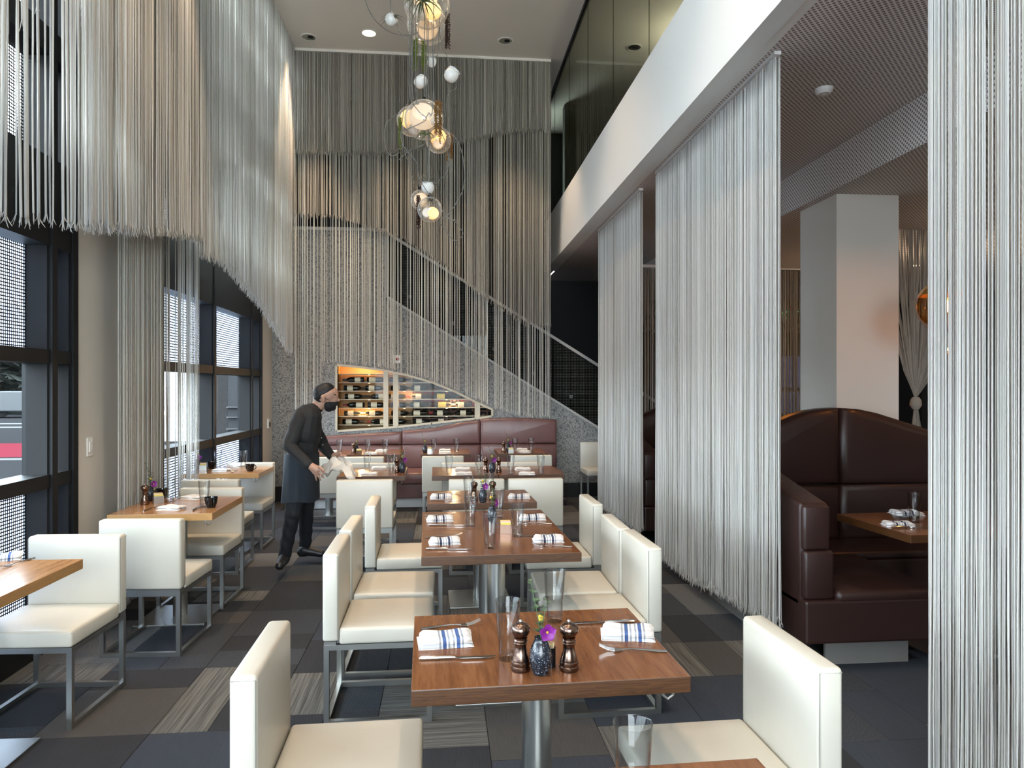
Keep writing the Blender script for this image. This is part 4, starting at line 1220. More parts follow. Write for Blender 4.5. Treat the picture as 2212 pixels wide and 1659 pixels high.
caddy('steel caddy of packets on the middle banquette table', (px_x(929, 8.74), 8.76), M['steel'])
caddy('steel caddy of packets on the tall end banquette table', (px_x(1103, 8.58), 8.56), M['steel'])
p = P(1190, 1440); t = empty('toothpick_holder', 'small dark holder of toothpicks behind the black vase on the front table', 'holder', (p.x, p.y, TZ))
MB().lathe([(.001, 0), (.014, 0), (.014, .055), (.012, .055), (.012, .004), (.001, .004)], 16).build('holder', M['blackcup'], t, smooth=40)
for i in range(9): MB().tube([(.006 * math.cos(i * .7), .006 * math.sin(i * .7), .005), (.009 * math.cos(i * .7), .009 * math.sin(i * .7), .068)], .0011, 5).build('toothpick', M['cork'], t)


# black mugs
def mug_proto():
    t = empty('coffee_mug', 'x', 'mug')
    MB().lathe([(.001, 0), (.026, 0), (.027, .004), (.033, .015), (.0385, .035), (.041, .060), (.0425, .068), (.040, .068), (.0375, .05), (.030, .014), (.001, .010)], 28).build('bowl', M['blackcup'], t, smooth=60)
    MB().tube([(.038, 0, .056), (.052, 0, .058), (.060, 0, .046), (.058, 0, .030), (.046, 0, .020), (.034, 0, .018)], .0042, 8).build('handle', M['blackcup'], t, smooth=True)
    return t
MG = mug_proto()
for px, py, rz, lab in ((456, 1096, -55, 'black coffee mug at the aisle side of the middle window table'), (350, 1076, 160, 'black coffee mug behind the steel caddy on the middle window table'), (540, 1018, -10, 'black coffee mug at the aisle side of the furthest window table'), (456, 1012, 170, 'black coffee mug left of the tumbler on the furthest window table')):
    p = P(px, py); place(MG, (p.x, p.y, TZ), R(rz), lab, 'black coffee mugs on the window tables')


# ================================================================ BANQUETTE
def puff(name, poly, y_front, th, bev, parent, mt):
    """a padded panel: outline poly in x,z ; front face towards -y"""
    bm = bmesh.new()
    f = [bm.verts.new((p[0], y_front, p[1])) for p in poly]; b = [bm.verts.new((p[0], y_front + th, p[1])) for p in poly]; n = len(poly)
    ff = bm.faces.new(f); bm.faces.new(b[::-1])
    for i in range(n): bm.faces.new((f[i], b[i], b[(i + 1) % n], f[(i + 1) % n]))
    bmesh.ops.recalc_face_normals(bm, faces=bm.faces)
    r1 = bmesh.ops.inset_individual(bm, faces=[ff], thickness=bev, depth=bev * .75)
    r2 = bmesh.ops.inset_individual(bm, faces=[ff], thickness=bev * 1.3, depth=bev * .3)
    me = bpy.data.meshes.new(name); bm.to_mesh(me); bm.free(); me.materials.append(mt)
    me.polygons.foreach_set('use_smooth', [True] * len(me.polygons)); return obj(name, me, parent)


bq = empty('banquette', 'long mauve brown leather banquette with a rising wave back under the wine window', 'banquette', (0, 0, 0))
YS = 9.72
zs_ = [at(965, 840 + dy, Y=YS).z for dy in (0,)]
def bz(px, py): p = at(px, py, Y=YS); return (p.x, p.z)
zse = at(1000, 960, Y=YS).z
topc = [(640, 948), (700, 943), (740, 940), (800, 937), (868, 933)], [(868, 931), (900, 929), (940, 925), (980, 917), (1010, 911), (1038, 908)], [(1038, 906), (1060, 904), (1100, 903), (1150, 904), (1204, 907)]
for seg_ in topc:
    pts = [bz(*q) for q in seg_]; xa, xb = pts[0][0] + .004, pts[-1][0] - .004
    pts[0] = (xa, pts[0][1]); pts[-1] = (xb, pts[-1][1])
    fine = []
    for (xa_, za_), (xb_, zb_) in zip(pts[:-1], pts[1:]):
        for k in range(3): fine.append((xa_ + (xb_ - xa_) * k / 3, za_ + (zb_ - za_) * k / 3))
    fine.append(pts[-1])
    puff('back_cushion', fine + [(xb, zse + .004), (xa, zse + .004)], YS + .05, .12, .022, bq, M['brown2'])
    puff('back_cushion', [(xa, zse - .004), (xb, zse - .004), (xb, .44), (xa, .44)][::1], YS + .05, .12, .022, bq, M['brown2'])
    cushion('seat', (xa, 9.17, .30), (xb, YS + .03, .45), .03, bq, M['brown2'], .01)
xa, xb = bz(640, 900)[0], bz(1204, 900)[0]
MB().box((xa, 9.20, .12), (xb, YS + .16, .30)).build('base', M['brown2'], bq, bevel=.01)
MB().box((xa + .05, 9.26, 0), (xb - .05, YS + .16, .12)).build('plinth', M['plast'], bq)

# ================================================================ BOOTHS
def booth(y0, label):
    """y0 = front of the bench; the U shaped booth opens towards -y"""
    t = empty('booth', label, 'booth', (1.95, y0, 0), 0, 'brown leather booths behind the string panels')
    Wd = 3.0; D = 1.35
    # side wing: sloping top, lower at the front
    w_ = MB().prism([(.06, .33), (.06, .905), (D, 1.16), (D, .33)], 'x', 0, .165)
    w_.build('side_wing', M['brown'], t, bevel=.022, seg=3, smooth=50)
    c1 = MB().box((.006, .035, .66), (.165, .07, .885)); 
    cushion('wing_end_pad', (.008, .03, .655), (.160, .09, .895), .014, t, M['brown'])
    cushion('wing_end_pad', (.008, .02, .385), (.178, .09, .650), .016, t, M['brown'])
    # bench
    for q_ in ([(0, 0), (.80, 0), (.80, D - .5), (0, D - .5)], [(0, D - .495), (Wd, D - .495), (Wd, D), (0, D)]): MB().prism(q_, 'z', .15, .385).build('bench_base', M['brown'], t, bevel=.015, seg=2)
    b1_ = cushion('bench_seat', (.182, 0.0, .36), (.80, D - .5, .435), .03, t, M['brown'])
    cushion('bench_seat', (.165, D - .49, .385), (Wd, D - .05, .435), .018, t, M['brown'])
    # wave back: seam below the crest
    xs = [0, .15, .3, .45, .6, .72, .84, .96]; zt = [1.13, 1.16, 1.205, 1.265, 1.33, 1.368, 1.386, 1.392]
    xs2 = [.97, 1.1, 1.25, 1.4, 1.55, 1.7, 1.85, 2.0, 2.3, 2.6, 3.0]; zt2 = [1.392, 1.385, 1.355, 1.31, 1.265, 1.22, 1.185, 1.16, 1.14, 1.13, 1.12]
    zm = .83
    puff('back_cushion', list(zip(xs, zt)) + [(xs[-1], zm + .004), (0, zm + .004)], D - .03, .13, .028, t, M['brown'])
    puff('back_cushion', list(zip(xs2, zt2)) + [(xs2[-1], zm + .004), (xs2[0], zm + .004)], D - .03, .13, .028, t, M['brown'])
    puff('back_cushion', [(0, zm - .004), (xs[-1], zm - .004), (xs[-1], .42), (0, .42)], D - .03, .13, .028, t, M['brown'])
    puff('back_cushion', [(xs2[0], zm - .004), (3.0, zm - .004), (3.0, .42), (xs2[0], .42)], D - .03, .13, .028, t, M['brown'])
    MB().box((.17, .10, 0), (.66, .12, .15)).build('plinth', M['plinth'], t)
    MB().box((.02, .35, 0), (.04, D + .1, .15)).build('plinth', M['plinth'], t)
    return t


def booth_shape_fix(t): pass


booth(3.66, 'large brown leather booth with a humped back, nearer of the two')
booth(6.72, 'brown leather booth glimpsed between the far string panels')
pt = at(1987, 1156, Z=.75)
bt = table('dark walnut table inside the near brown booth', (2.50, 3.58), .95, .66, R(3), group='walnut booth tables', hook=False, foot=.38)
for px, py in ((1975, 1128),): glass('clear tumbler on the booth table', P(px, py))
napkin('n', P(1962, 1113), R(5), 'striped napkin lying under the tumbler on the booth table')
napkin('n', P(1955, 1120), R(-6), 'striped napkin stacked on another on the booth table', TZ + .026)
napkin('n', P(1940, 1136), R(-14), 'striped napkin at the near edge of the booth table')
cutlery(KN, P(1925, 1141), P(1985, 1141), 'silver knife at the near edge of the booth table', GK)


# amber globe pendants
def amber(label, p, r, zc):
    t = empty('globe_pendant', label, 'pendant lamp', p, 0, 'amber glass globe pendants in the booth room')
    prf = [(max(.001, r * math.sin(PI * k / 16)), -r * math.cos(PI * k / 16)) for k in range(17)]
    MB().lathe(prf[:11], 32, cap=False).build('glass_globe', M['amberglass'], t, smooth=True)
    MB().lathe(prf[10:], 32, cap=False).build('mirrored_dome', M['amber'], t, smooth=True)
    MB().lathe([(.001, -.05), (.014, -.04), (.016, 0), (.010, .03), (.001, .04)], 14).build('bulb', M['lampwarm'], t, smooth=True)
    MB().lathe([(.02, r - .02), (.02, r + .05), (.005, r + .06)], 14).build('socket', M['bronze'], t, smooth=40)
    MB().tube([(0, 0, r + .05), (0, 0, zc - p[2])], .004, 6).build('cord', M['black'], t)
    lamp('POINT', 'pendant_lamp', (p[0], p[1], p[2] - .02), 9, (1, .5, .18), size=.03)
    return t


q = at(2044, 660, Y=4.5); amber('large amber glass globe pendant above the near booth table', q, .185, 3.10)
q = at(1632, 726, Y=7.2); amber('amber globe pendant glowing through the widest string panel', q, .10, 3.10)
q = at(2052, 757, Y=7.0); amber('small amber globe pendant glowing low behind the closest string panel', q, .10, 3.10)

# ================================================================ HANGING GLOBES AND PLANTERS
YP = 6.0
def cp(px, py, dy=0): return at(px, py, Y=YP + dy)
PXM = 1 / F * (YP * math.cos(YAW) + .0)   # metres per pixel at that distance, roughly


def sphere(mb, c, r, sx=1, sy=1, sz=1, n=24, m=14):
    pr = [(max(.0005, r * math.sin(PI * k / m)), -r * sz * math.cos(PI * k / m)) for k in range(m + 1)]
    k0 = len(mb.v); mb.lathe(pr, n, (0, 0, 0), cap=False)
    for i in range(k0, len(mb.v)):
        v = mb.v[i]; mb.v[i] = (v[0] * sx + c[0], v[1] * sy + c[1], v[2] + c[2])
    return mb


def dish(mb, c, r, d, depth):
    """milk glass cup inside the globe: a disc facing direction d with a bell behind"""
    d = Vector(d).normalized(); u = d.orthogonal().normalized(); v = d.cross(u); n = 20
    rings = []
    for (q, rr) in ((0, .001), (0, r * .82), (.10 * r, r), (-.25 * r, r * 1.15), (-.9 * r, r * 1.25), (-depth * .7, r * .8), (-depth, r * .25)):
        rings.append([Vector(c) + d * q + (u * math.cos(2 * PI * k / n) + v * math.sin(2 * PI * k / n)) * rr for k in range(n)])
    vs = [p for rg in rings for p in rg]
    return mb.add(vs, [(i * n + k, i * n + (k + 1) % n, (i + 1) * n + (k + 1) % n, (i + 1) * n + k) for i in range(len(rings) - 1) for k in range(n)])


def curve_pts(pts, n=8):
    """Catmull-Rom"""
    P_ = [Vector(p) for p in pts]; P_ = [P_[0] * 2 - P_[1]] + P_ + [P_[-1] * 2 - P_[-2]]; out = []
    for i in range(1, len(P_) - 2):
        for k in range(n):
            t = k / n; a, b, c, d = P_[i - 1:i + 3]
            out.append(.5 * ((2 * b) + (c - a) * t + (2 * a - 5 * b + 4 * c - d) * t * t + (3 * b - a - 3 * c + d) * t ** 3))
    out.append(P_[-2]); return out


def pendant(label, px, py, rpx, dy, cups, cords, sc=(1, 1, 1)):
    c = cp(px, py, dy); k = PXM * (YP + dy) / YP; r = rpx * k
    t = empty('glass_pendant', label, 'pendant lamp', c, 0, 'clear glass globe pendants of the hanging cluster')
    mb = sphere(MB(), (0, 0, 0), r, sc[0], sc[1], sc[2]); mb.build('outer_globe', M['globe'], t, smooth=True)
    for (dx, dz, cr, dr, mk) in cups:
        cx_, cz2 = dx * rpx * k, -dz * rpx * k
        dish(MB(), (cx_, dr[1] * r * .35, cz2), cr * r, dr, r * .9).build('inner_cup', M[mk], t, smooth=50)
    MB().lathe([(.001, r * sc[2] - .006), (.02, r * sc[2] - .004), (.018, r * sc[2] + .012), (.006, r * sc[2] + .03)], 14).build('cap', M['black'], t, smooth=40)
    for (pts, rad) in cords:
        w_ = [cp(a, b, dy + (q[2] if len(q) > 2 else 0)) - c if (q := (a, b)) else None for a, b in pts]
        MB().tube(curve_pts(w_), rad, 6).build('cord', M['cord'], t)
    return t


FR = (0, -1, -.15)
tops = lambda px: (px, -235)
pd1 = pendant('largest clear glass globe pendant at the top of the cluster', 922, 10, 49, -.1, [(.05, -.75, .35, (0.1, -1, .2), 'milk2'), (.35, .35, .27, (.25, -1, 0), 'milkhot'), (-.35, .45, .26, (-.3, -1, -.1), 'milk2'), (.0, .1, .42, (.2, -.6, -1), 'milk')], [([(922, -25), (921, -120), (921, -238)], .0035), ([(880, -30), (830, -140), (800, -238)], .003)])
pd1b = pendant('second glass globe pendant overlapping just below the topmost one', 922, 52, 43, .26, [(.0, .45, .42, (-.1, -1, -.7), 'milk'), (.15, -.1, .5, (.2, -1, 0), 'milk2')], [([(935, 12), (940, -100), (942, -238)], .0035), ([(786, -30), (792, 10), (812, 45), (845, 70), (882, 76), (905, 70)], .004), ([(786, -30), (782, -140), (790, -238)], .004)])
pd2 = pendant('clear glass globe pendant at the left of the middle pair', 889, 262, 32, .2, [(-.30, -.12, .50, (-.55, -1, 0), 'milkhot'), (.2, .6, .35, (-.1, -1, -.5), 'milk2')], [([(889, 232), (884, 160), (888, 60), (890, -238)], .003)])
pd3 = pendant('clear glass globe pendant with milky cups in the middle of the cluster', 916, 259, 42, -.12, [(-.15, .12, .30, (-.1, -1, -.05), 'milk2'), (-.05, -.25, .55, (.05, -1, .35), 'milk'), (.55, .0, .26, (.6, -1, 0), 'milk2')], [([(917, 222), (917, 120), (916, -238)], .0035)])
pd4 = pendant('pinkish lit glass globe pendant below the middle pair', 947, 303, 28, .05, [(.0, .38, .33, (.1, -1, -.3), 'milk'), (-.1, -.25, .5, (-.2, -1, 0), 'milkhot')], [([(947, 276), (936, 160), (928, -238)], .003)])
pd5 = pendant('round glass globe pendant at the bottom of the cluster', 928.5, 453, 27, -.05, [(-.25, .32, .34, (-.25, -1, -.1), 'milk2'), (.32, .35, .40, (.35, -1, -.2), 'milkhot')], [([(928, 425), (926, 300), (924, -238)], .0035), ([(950, 468), (975, 473), (992, 490), (1000, 505), (990, 518), (978, 518), (962, 498), (946, 476)], .003)])
pd6 = pendant('lumpy glass pendant behind the lowest globe', 908, 432, 20, .12, [(.2, -.1, .6, (.4, -1, .2), 'milk')], [([(908, 412), (903, 330), (905, -238)], .003)], (1.05, .8, 1.1))


def airplant(mb, c, n, ln, r, seed, up=.5, curl=1.6):
    rr = random.Random(seed)
    for i in range(n):
        a = rr.uniform(0, 6.28); d = Vector((math.cos(a), math.sin(a) * .8, rr.uniform(-.1, up + .3))).normalized(); l = ln * rr.uniform(.7, 1.15)
        pts = [Vector(c) + d * l * k / 5 + Vector((0, 0, -curl * l * (k / 5) ** 2.2 * .45)) + Vector((rr.uniform(-1, 1), rr.uniform(-1, 1), rr.uniform(-1, 1))) * .06 * l * (k / 5) for k in range(6)]
        mb.tube(pts, [r, r * 1.1, r * .95, r * .7, r * .45, r * .12], 5)
    return mb


def planter(label, px, py, rpx, dy, tilt, cords, plant, squash=1.0):
    c = cp(px, py, dy); k = PXM * (YP + dy) / YP; r = rpx * k
    t = empty('glass_planter', label, 'planter', c, 0, 'white glass planters of the hanging cluster')
    # a pot opening along tilt direction
    d = Vector(tilt).normalized(); u = d.orthogonal().normalized(); v = d.cross(u); n = 20
    prf = [(-1.0, .05), (-.95, .45), (-.7, .8), (-.2, 1.0), (.25, .97), (.55, .86), (.62, .70), (.68, .88), (.74, .93), (.72, .80), (.5, .6), (.1, .3)]
    vs = [d * a * r + (u * math.cos(2 * PI * i / n) + v * math.sin(2 * PI * i / n)) * b * r * squash for a, b in prf for i in range(n)]
    MB().add(vs, [(i * n + j, i * n + (j + 1) % n, (i + 1) * n + (j + 1) % n, (i + 1) * n + j) for i in range(len(prf) - 1) for j in range(n)]).build('pot', M['whiteglass'], t, smooth=60)
    for pts in cords: MB().tube(curve_pts([cp(a, b, dy) - c for a, b in pts]), .003, 6).build('cord', M['cord'], t)
    if plant:
        o = airplant(MB(), d * r * .5, plant[0], plant[1], plant[2], px, plant[3], plant[4]).build('air_plant', M['leaf2'] if len(plant) < 6 else M[plant[5]], t, smooth=True)
    return t


M['leafgrey'] = mat('grey_air_plant', (.085, .095, .075), .7)
planter('white glass planter with a tangled grey air plant beside the top globe', 845, 42, 13, 0, (.8, -.3, .5), [[(845, 30), (836, -100), (838, -238)], [(850, 50), (870, 78), (884, 100), (890, 150)]], (22, .11, .0022, .3, 1.6, 'leafgrey'))
planter('white glass planter with short air plant above the middle globes', 933, 133, 12, .1, (.2, -.4, 1), [[(931, 122), (922, 60), (926, -238)], [(942, 125), (948, 80), (950, -238)]], (12, .06, .0028, .8, .8, 'leafgrey'), .85)
planter('white glass planter hanging below the green trailing plant', 908, 177, 13.5, 0, (.55, .4, .7), [[(906, 164), (890, 100), (886, -238)], [(912, 188), (930, 212), (938, 222)]], (6, .05, .002, .5, 1, 'leafgrey'))
planter('egg shaped white glass planter with spiky air plant at the right', 975, 162, 15.5, 0, (.5, .1, .85), [[(978, 150), (965, 120), (950, 60), (955, -238)], [(985, 170), (985, 190), (968, 204), (962, 250), (956, 262), (943, 240)]], (14, .10, .0028, .9, .5, 'leafgrey'))
planter('white glass cup planter just above the lowest globe', 924, 405, 14, -.03, (.05, -.15, 1), [[(895, 395), (880, 345), (868, 300), (872, 240), (890, 160), (896, -238)], [(935, 400), (965, 372), (968, 330), (955, 290), (930, 245), (922, 215), (925, -238)], [(923, 392), (925, 300), (925, -238)]], (18, .13, .0022, 1.6, .4, 'leafgrey'))
# large air plant at the top globe, small one on the lowest
for (px, py, dy, n, ln, r_, cu, lab, mt_) in ((912, 2, -.38, 26, .20, .0055, 1.9, 'big green air plant spilling over the topmost globe', 'leaf2'), (931, 433, -.15, 24, .075, .0022, 1.2, 'little tufted air plant on the lowest globe', 'leafgrey'), (920, 292, -.2, 12, .14, .0035, 2.2, 'curling air plant under the middle globes', 'leaf2')):
    o = airplant(MB(), (0, 0, 0), n, ln, r_, px, .9, cu).build('air_plant', M[mt_], None, smooth=True); o.location = cp(px, py, dy); tag(o, lab, 'plant', 'air plants on the hanging cluster')


def trailing(label, px, py, dy, lenpx, wpx, strands, mt, seed):
    c = cp(px, py, dy); k = PXM; rr = random.Random(seed); mb = MB()
    for s_ in range(strands):
        x0 = rr.uniform(-.5, .5) * wpx * k; y0_ = rr.uniform(-.03, .03); ln = lenpx * k * rr.uniform(.6, 1.0)
        mb.tube([(x0, y0_, .01), (x0 * 1.1, y0_, -ln)], .0012, 4)
        z = 0
        while z < ln:
            for q in range(3):
                a = rr.uniform(0, 6.28); e = Vector((math.cos(a), math.sin(a), rr.uniform(-.2, .5))).normalized() * .014; pz = Vector((x0 * (1 + .1 * z / ln), y0_, -z)); sv = e.cross(Vector((0, 0, 1))).normalized() * .005
                mb.add([pz, pz + e * .55 + sv, pz + e, pz + e * .55 - sv, pz + e * .5 + Vector((0, 0, .004))], [(0, 1, 4), (1, 2, 4), (2, 3, 4), (3, 0, 4), (0, 3, 2, 1)])
            z += .0075
    o = mb.build('trailing_plant', M[mt]); o.location = c; tag(o, label, 'plant', 'trailing succulents on the hanging cluster'); return o


trailing('bright green trailing succulent, left strand below the top globes', 897, 85, 0, 72, 10, 5, 'succ', 1)
trailing('bright green trailing succulent, right strand below the top globes', 914, 92, 0, 68, 10, 5, 'succ', 2)
trailing('dark brown trailing succulent right of the top globes', 967, 28, 0, 98, 8, 6, 'succ2', 3)
trailing('rust coloured trailing succulent over the right of the middle globe', 947, 222, -.3, 85, 14, 6, 'succ3', 4)
trailing('olive trailing succulent at the left of the middle pair', 863, 255, .1, 75, 8, 4, 'succ', 5)
trailing('brown trailing succulent right of the pinkish globe', 971, 290, .1, 62, 12, 6, 'succ3', 6)
trailing('dark trailing succulent beside the lowest globe', 905, 425, 0, 72, 8, 5, 'succ2', 7)
# loose looping cord of the cluster
lc = empty('looping_cord', 'loose grey cable looping around the middle and lower globes', 'cable', cp(920, 300))
for pts in ([(889, -238), (884, 120), (886, 205), (904, 240), (921, 256), (905, 268), (872, 282), (865, 288), (870, 312), (884, 332), (898, 348), (905, 380), (920, 410), (945, 440), (968, 470), (985, 477)],
            [(936, -238), (936, 200), (925, 245), (914, 260)], [(870, 240), (838, 262), (830, 290), (835, 325), (848, 337), (862, 330)], [(958, 277), (985, 300), (1000, 340), (1002, 400), (985, 440), (962, 470), (950, 472)],
            [(862, 345), (885, 325), (912, 314), (918, 308)], [(893, -238), (890, 150), (893, 215)], [(899, -238), (898, 180), (905, 226)]):
    MB().tube(curve_pts([cp(a, b, -.25) - lc.location for a, b in pts]), .0032, 6).build('cord', M['cord'], lc)

# ================================================================ THE WAITER
YW = 6.12
def wpt(px, py, dy=0): return at(px, py, Y=YW + dy)


def capsule(bm_list, a, b, ra, rb): bm_list.append((Vector(a), Vector(b), ra, rb))


MM = YW * math.cos(YAW) / F  # metres per pixel
C_ = []   # (a, b, ra, rb, material)
def cap(a, b, ra, rb, m, ya=0, yb=0):
    C_.append((wpt(a[0], a[1], ya), wpt(b[0], b[1], yb), ra, rb, m))
SH, TR, SK = 0, 1, 2
# torso
cap((652, 990), (653, 960), .125, .128, TR)
cap((653, 965), (660, 932), .125, .130, SH, -.06, -.06); cap((653, 965), (660, 932), .125, .130, SH, .06, .06)
cap((660, 932), (664, 905), .130, .120, SH, -.09, -.09); cap((660, 932), (664, 905), .130, .120, SH, .09, .09)
cap((658, 903), (672, 889), .085, .07, SH, -.12, -.04); cap((658, 903), (672, 889), .085, .07, SH, .12, .04)
cap((668, 893), (684, 880), .06, .055, SH)
# neck and head
cap((676, 886), (697, 868), .052, .054, SK)
cap((700, 853), (709, 851), .078, .074, SK, -.006, -.006); cap((700, 853), (709, 851), .078, .074, SK, .006, .006); cap((709, 862), (713, 876), .064, .044, SK); cap((716, 850), (719, 861), .060, .048, SK)
cap((728, 858), (731, 864), .009, .014, SK); cap((724, 854), (725, 854), .022, .022, SK, -.022, -.022); cap((724, 854), (725, 854), .022, .022, SK, .022, .022)
for s_ in (-1, 1): cap((698, 858), (699, 866), .017, .013, SK, s_ * .084, s_ * .080)
# hips and legs
cap((651, 992), (652, 1010), .118, .112, TR, -.06, -.06); cap((651, 992), (652, 1010), .118, .112, TR, .06, .06)
cap((648, 1010), (632, 1110), .098, .066, TR, -.10, -.16); cap((632, 1110), (616, 1196), .064, .052, TR, -.16, -.10)
cap((656, 1010), (662, 1105), .098, .066, TR, .10, .18); cap((662, 1105), (659, 1176), .064, .052, TR, .18, .30)
# near arm
cap((648, 905), (625, 963), .066, .056, SH, -.17, -.24); cap((625, 963), (666, 1003), .054, .040, SH, -.24, -.30)
cap((666, 1003), (673, 1008), .030, .028, SK, -.30, -.31)
# far arm
cap((672, 905), (697, 962), .062, .052, SH, .17, .20); cap((697, 962), (714, 983), .050, .040, SH, .20, .14)
cap((714, 983), (723, 986), .028, .026, SK, .14, .12)
# near hand: palm, four fingers, thumb
cap((674, 1008), (684, 1014), .030, .032, SK, -.31, -.33); cap((676, 1012), (683, 1020), .027, .028, SK, -.31, -.32)
FR_ = .0086
for (a, b, c, d1) in (((687, 1013), (695, 1018.5), (701, 1023), -.37), ((686.5, 1017.5), (694, 1025.5), (699, 1031.5), -.35), ((683.5, 1020.5), (689, 1030), (692.5, 1037.5), -.33), ((679.5, 1022), (682.5, 1030.5), (684, 1037.5), -.31)):
    cap(a, b, FR_ + .001, FR_, SK, d1 + .02, d1); cap(b, c, FR_, FR_ - .0015, SK, d1, d1 + .015)
cap((685, 1008), (692, 1009), .013, .011, SK, -.33, -.37); cap((692, 1009), (699, 1016), .011, .009, SK, -.37, -.39)
# far hand, palm up under the cloth
cap((724, 985), (734, 984), .030, .030, SK, .11, .08)
for k in range(4):
    y_ = .02 + k * .030; cap((736, 985), (743, 983.5), FR_, FR_, SK, y_ - .01, y_ - .02); cap((743, 983.5), (749 - abs(k - 1.5), 985.5), FR_, FR_ - .002, SK, y_ - .02, y_ - .03)
cap((728, 983), (736, 979), .012, .010, SK, .06, .02)


def caps_mesh(caps, voxel, name):
    bm = bmesh.new()
    for a, b, ra, rb, m in caps:
        d = b - a; L_ = max(d.length, 1e-4); q = d.to_track_quat('Z', 'Y')
        n = 14; rings = []
        for k in range(7): th = -PI / 2 + PI / 2 * k / 6; rings.append((math.cos(th) * ra, math.sin(th) * ra))
        for k in range(7): th = PI / 2 * k / 6; rings.append((math.cos(th) * rb, L_ + math.sin(th) * rb))
        rows = []
        for (r, z) in rings: rows.append([bm.verts.new(a + q @ Vector((max(r, 1e-4) * math.cos(2 * PI * i / n), max(r, 1e-4) * math.sin(2 * PI * i / n), z))) for i in range(n)])
        for r0, r1 in zip(rows[:-1], rows[1:]):
            for i in range(n): bm.faces.new((r0[i], r0[(i + 1) % n], r1[(i + 1) % n], r1[i]))
        bm.faces.new(rows[0][::-1]); bm.faces.new(rows[-1])
    me = bpy.data.meshes.new(name); bm.to_mesh(me); bm.free()
    o = bpy.data.objects.new(name, me); COL.objects.link(o)
    md = o.modifiers.new('r', 'REMESH'); md.mode = 'VOXEL'; md.voxel_size = voxel; md.use_smooth_shade = True
    sm = o.modifiers.new('s', 'SMOOTH'); sm.factor = .5; sm.iterations = 2
    dg = bpy.context.evaluated_depsgraph_get(); me2 = bpy.data.meshes.new_from_object(o.evaluated_get(dg)); me2.name = name
    bpy.data.objects.remove(o); return me2


bme = caps_mesh(C_, .0052, 'body')
for k in ('shirt', 'trouser', 'skin'): bme.materials.append(M[k])
fcs = np.array([tuple(p.center) for p in bme.polygons]); best = np.full(len(fcs), 1e9); mi = np.zeros(len(fcs), dtype=np.int32)
for a, b, ra, rb, m in C_:
    a_, d_ = np.array(a), np.array(b - a); t = np.clip(((fcs - a_) @ d_) / max(d_ @ d_, 1e-9), 0, 1)
    dist = np.linalg.norm(fcs - (a_ + t[:, None] * d_), axis=1) - (ra + (rb - ra) * t); k = dist < best; best[k] = dist[k]; mi[k] = m
bme.polygons.foreach_set('material_index', mi); bme.polygons.foreach_set('use_smooth', [True] * len(bme.polygons))
# cloth folds pressed into the shirt and trousers
bme.update(); nv = len(bme.vertices); co = np.empty(nv * 3, dtype=np.float32); bme.vertices.foreach_get('co', co); co = co.reshape(-1, 3)
nr = np.array([tuple(v.normal) for v in bme.vertices]); vm = np.zeros(nv, dtype=bool)
for p_ in bme.polygons:
    if mi[p_.index] != 2:
        for v in p_.vertices: vm[v] = True
ff = np.sin(co[:, 2] * 46 + co[:, 0] * 55 + np.sin(co[:, 1] * 24) * 1.5) * .0028 + np.sin(co[:, 0] * 38 - co[:, 2] * 21) * .002
co[vm] += (nr[vm] * ff[vm][:, None]).astype(np.float32); bme.vertices.foreach_set('co', co.ravel()); bme.update()
base = Vector((wpt(650, 1000).x, YW, 0))
man = empty('person', 'man in dark shirt, navy apron and black face mask leaning over a table', 'person', base)
o = obj('body', bme, man); o.location = -base


def pchild(name, caps, voxel, mt, thick=None):
    me = caps_mesh(caps, voxel, name); me.materials.append(mt); me.polygons.foreach_set('use_smooth', [True] * len(me.polygons))
    o = obj(name, me, man); o.location = -base; return o


pchild('hair', [(wpt(697, 850, y), wpt(705, 845, y), .080, .074, 0) for y in (-.008, .008)] + [(wpt(692, 857, y), wpt(694, 864, y * .9), .056, .040, 0) for y in (-.022, .022)] + [(wpt(703, 844, 0), wpt(709, 841, 0), .070, .050, 0)], .006, M['hair'])
pchild('face_mask', [(wpt(712, 874, y), wpt(724, 871, y * .6), .050, .026, 0) for y in (-.014, .014)] + [(wpt(711, 880, 0), wpt(719, 880, 0), .040, .028, 0)], .005, M['mask'])
MB().tube(curve_pts([wpt(714, 866, -.075), wpt(706, 862, -.084), wpt(698, 859, -.088)]), .0018, 5).build('mask_strap', M['mask'], man, loc=-base)
pchild('collar', [(wpt(674, 878, y), wpt(689, 889, y * .9), .022, .016, 0) for y in (-.05, .05)] + [(wpt(673, 877, -.05), wpt(673, 877, .05), .020, .020, 0)], .006, M['shirt'])
pchild('eyebrow', [(wpt(722, 852, -.055), wpt(727, 854, -.035), .005, .004, 0)], .003, M['hair'])
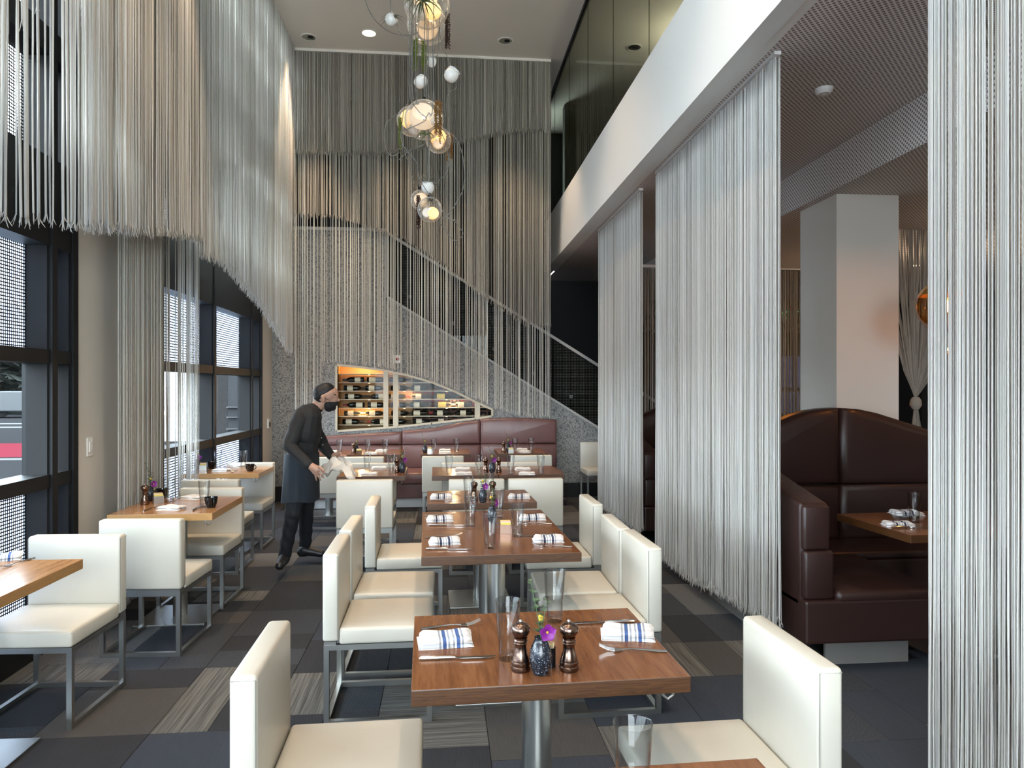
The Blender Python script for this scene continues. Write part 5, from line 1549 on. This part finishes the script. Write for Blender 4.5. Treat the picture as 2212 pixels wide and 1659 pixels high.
# shoes
pchild('shoe', [(wpt(615, 1204, -.10), wpt(604, 1222, -.30), .048, .036, 0), (wpt(615, 1208, -.10), wpt(612, 1212, -.14), .042, .042, 0)], .007, M['shoe'])
pchild('shoe', [(wpt(656, 1188, .28), wpt(694, 1196, .26), .046, .032, 0), (wpt(652, 1192, .28), wpt(660, 1192, .28), .044, .042, 0)], .007, M['shoe'])
# apron: wraps the hips, open at the back
av = []; na, nz = 40, 14; XC0, YC0 = 0, 0
for j in range(nz + 1):
    t_ = j / nz; z = wpt(650, 978).z + (wpt(650, 1078).z - wpt(650, 978).z) * t_
    cx0 = wpt(652 - 3 * t_, 1000).x; rx = .140 + .012 * t_; ry_ = .205 + .035 * t_
    for i in range(na + 1):
        a = -PI + .35 + (2 * PI - .7) * i / na
        wv = .006 * math.sin(a * 7) * t_ + .004 * math.sin(a * 13 + 2) * t_
        av.append((cx0 + (rx + wv) * math.cos(a), YW + (ry_ + wv) * math.sin(a), z + .01 * math.sin(a * 3) * t_))
ab = MB().add(av, [(j * (na + 1) + i, j * (na + 1) + i + 1, (j + 1) * (na + 1) + i + 1, (j + 1) * (na + 1) + i) for j in range(nz) for i in range(na)])
o = ab.build('apron', M['apron'], man, smooth=True, loc=-base)
for i, (px, py) in enumerate(((690, 946), (693, 961), (688, 928))): MB().lathe([(.001, -.002), (.006, 0), (.001, .003)], 10, wpt(px + 4, py, -.09) - base, axis='y').build('button', M['silver'], man)
# the cloth in his far hand
cv = []; nc = 18
for j in range(nc + 1):
    for i in range(nc + 1):
        u, w_ = i / nc - .5, j / nc - .5; r_ = math.hypot(u, w_)
        cv.append((u * .26 + .02 * math.sin(w_ * 14), w_ * .17 + .015 * math.sin(u * 11), .012 - .30 * r_ ** 1.6 - .10 * max(0, u) + .016 * math.sin(u * 21 + w_ * 17) + .012 * math.sin(w_ * 29 - u * 9)))
ct = MB().add(cv, [(j * (nc + 1) + i, j * (nc + 1) + i + 1, (j + 1) * (nc + 1) + i + 1, (j + 1) * (nc + 1) + i) for j in range(nc) for i in range(nc)])
o = ct.build('wiping_cloth', M['cloth'], None, smooth=True); q = wpt(733, 989, .05); o.location = q; md = o.modifiers.new('s', 'SOLIDIFY'); md.thickness = .004
tag(o, 'crumpled pale wiping cloth held in the waiter\'s hand', 'cloth')
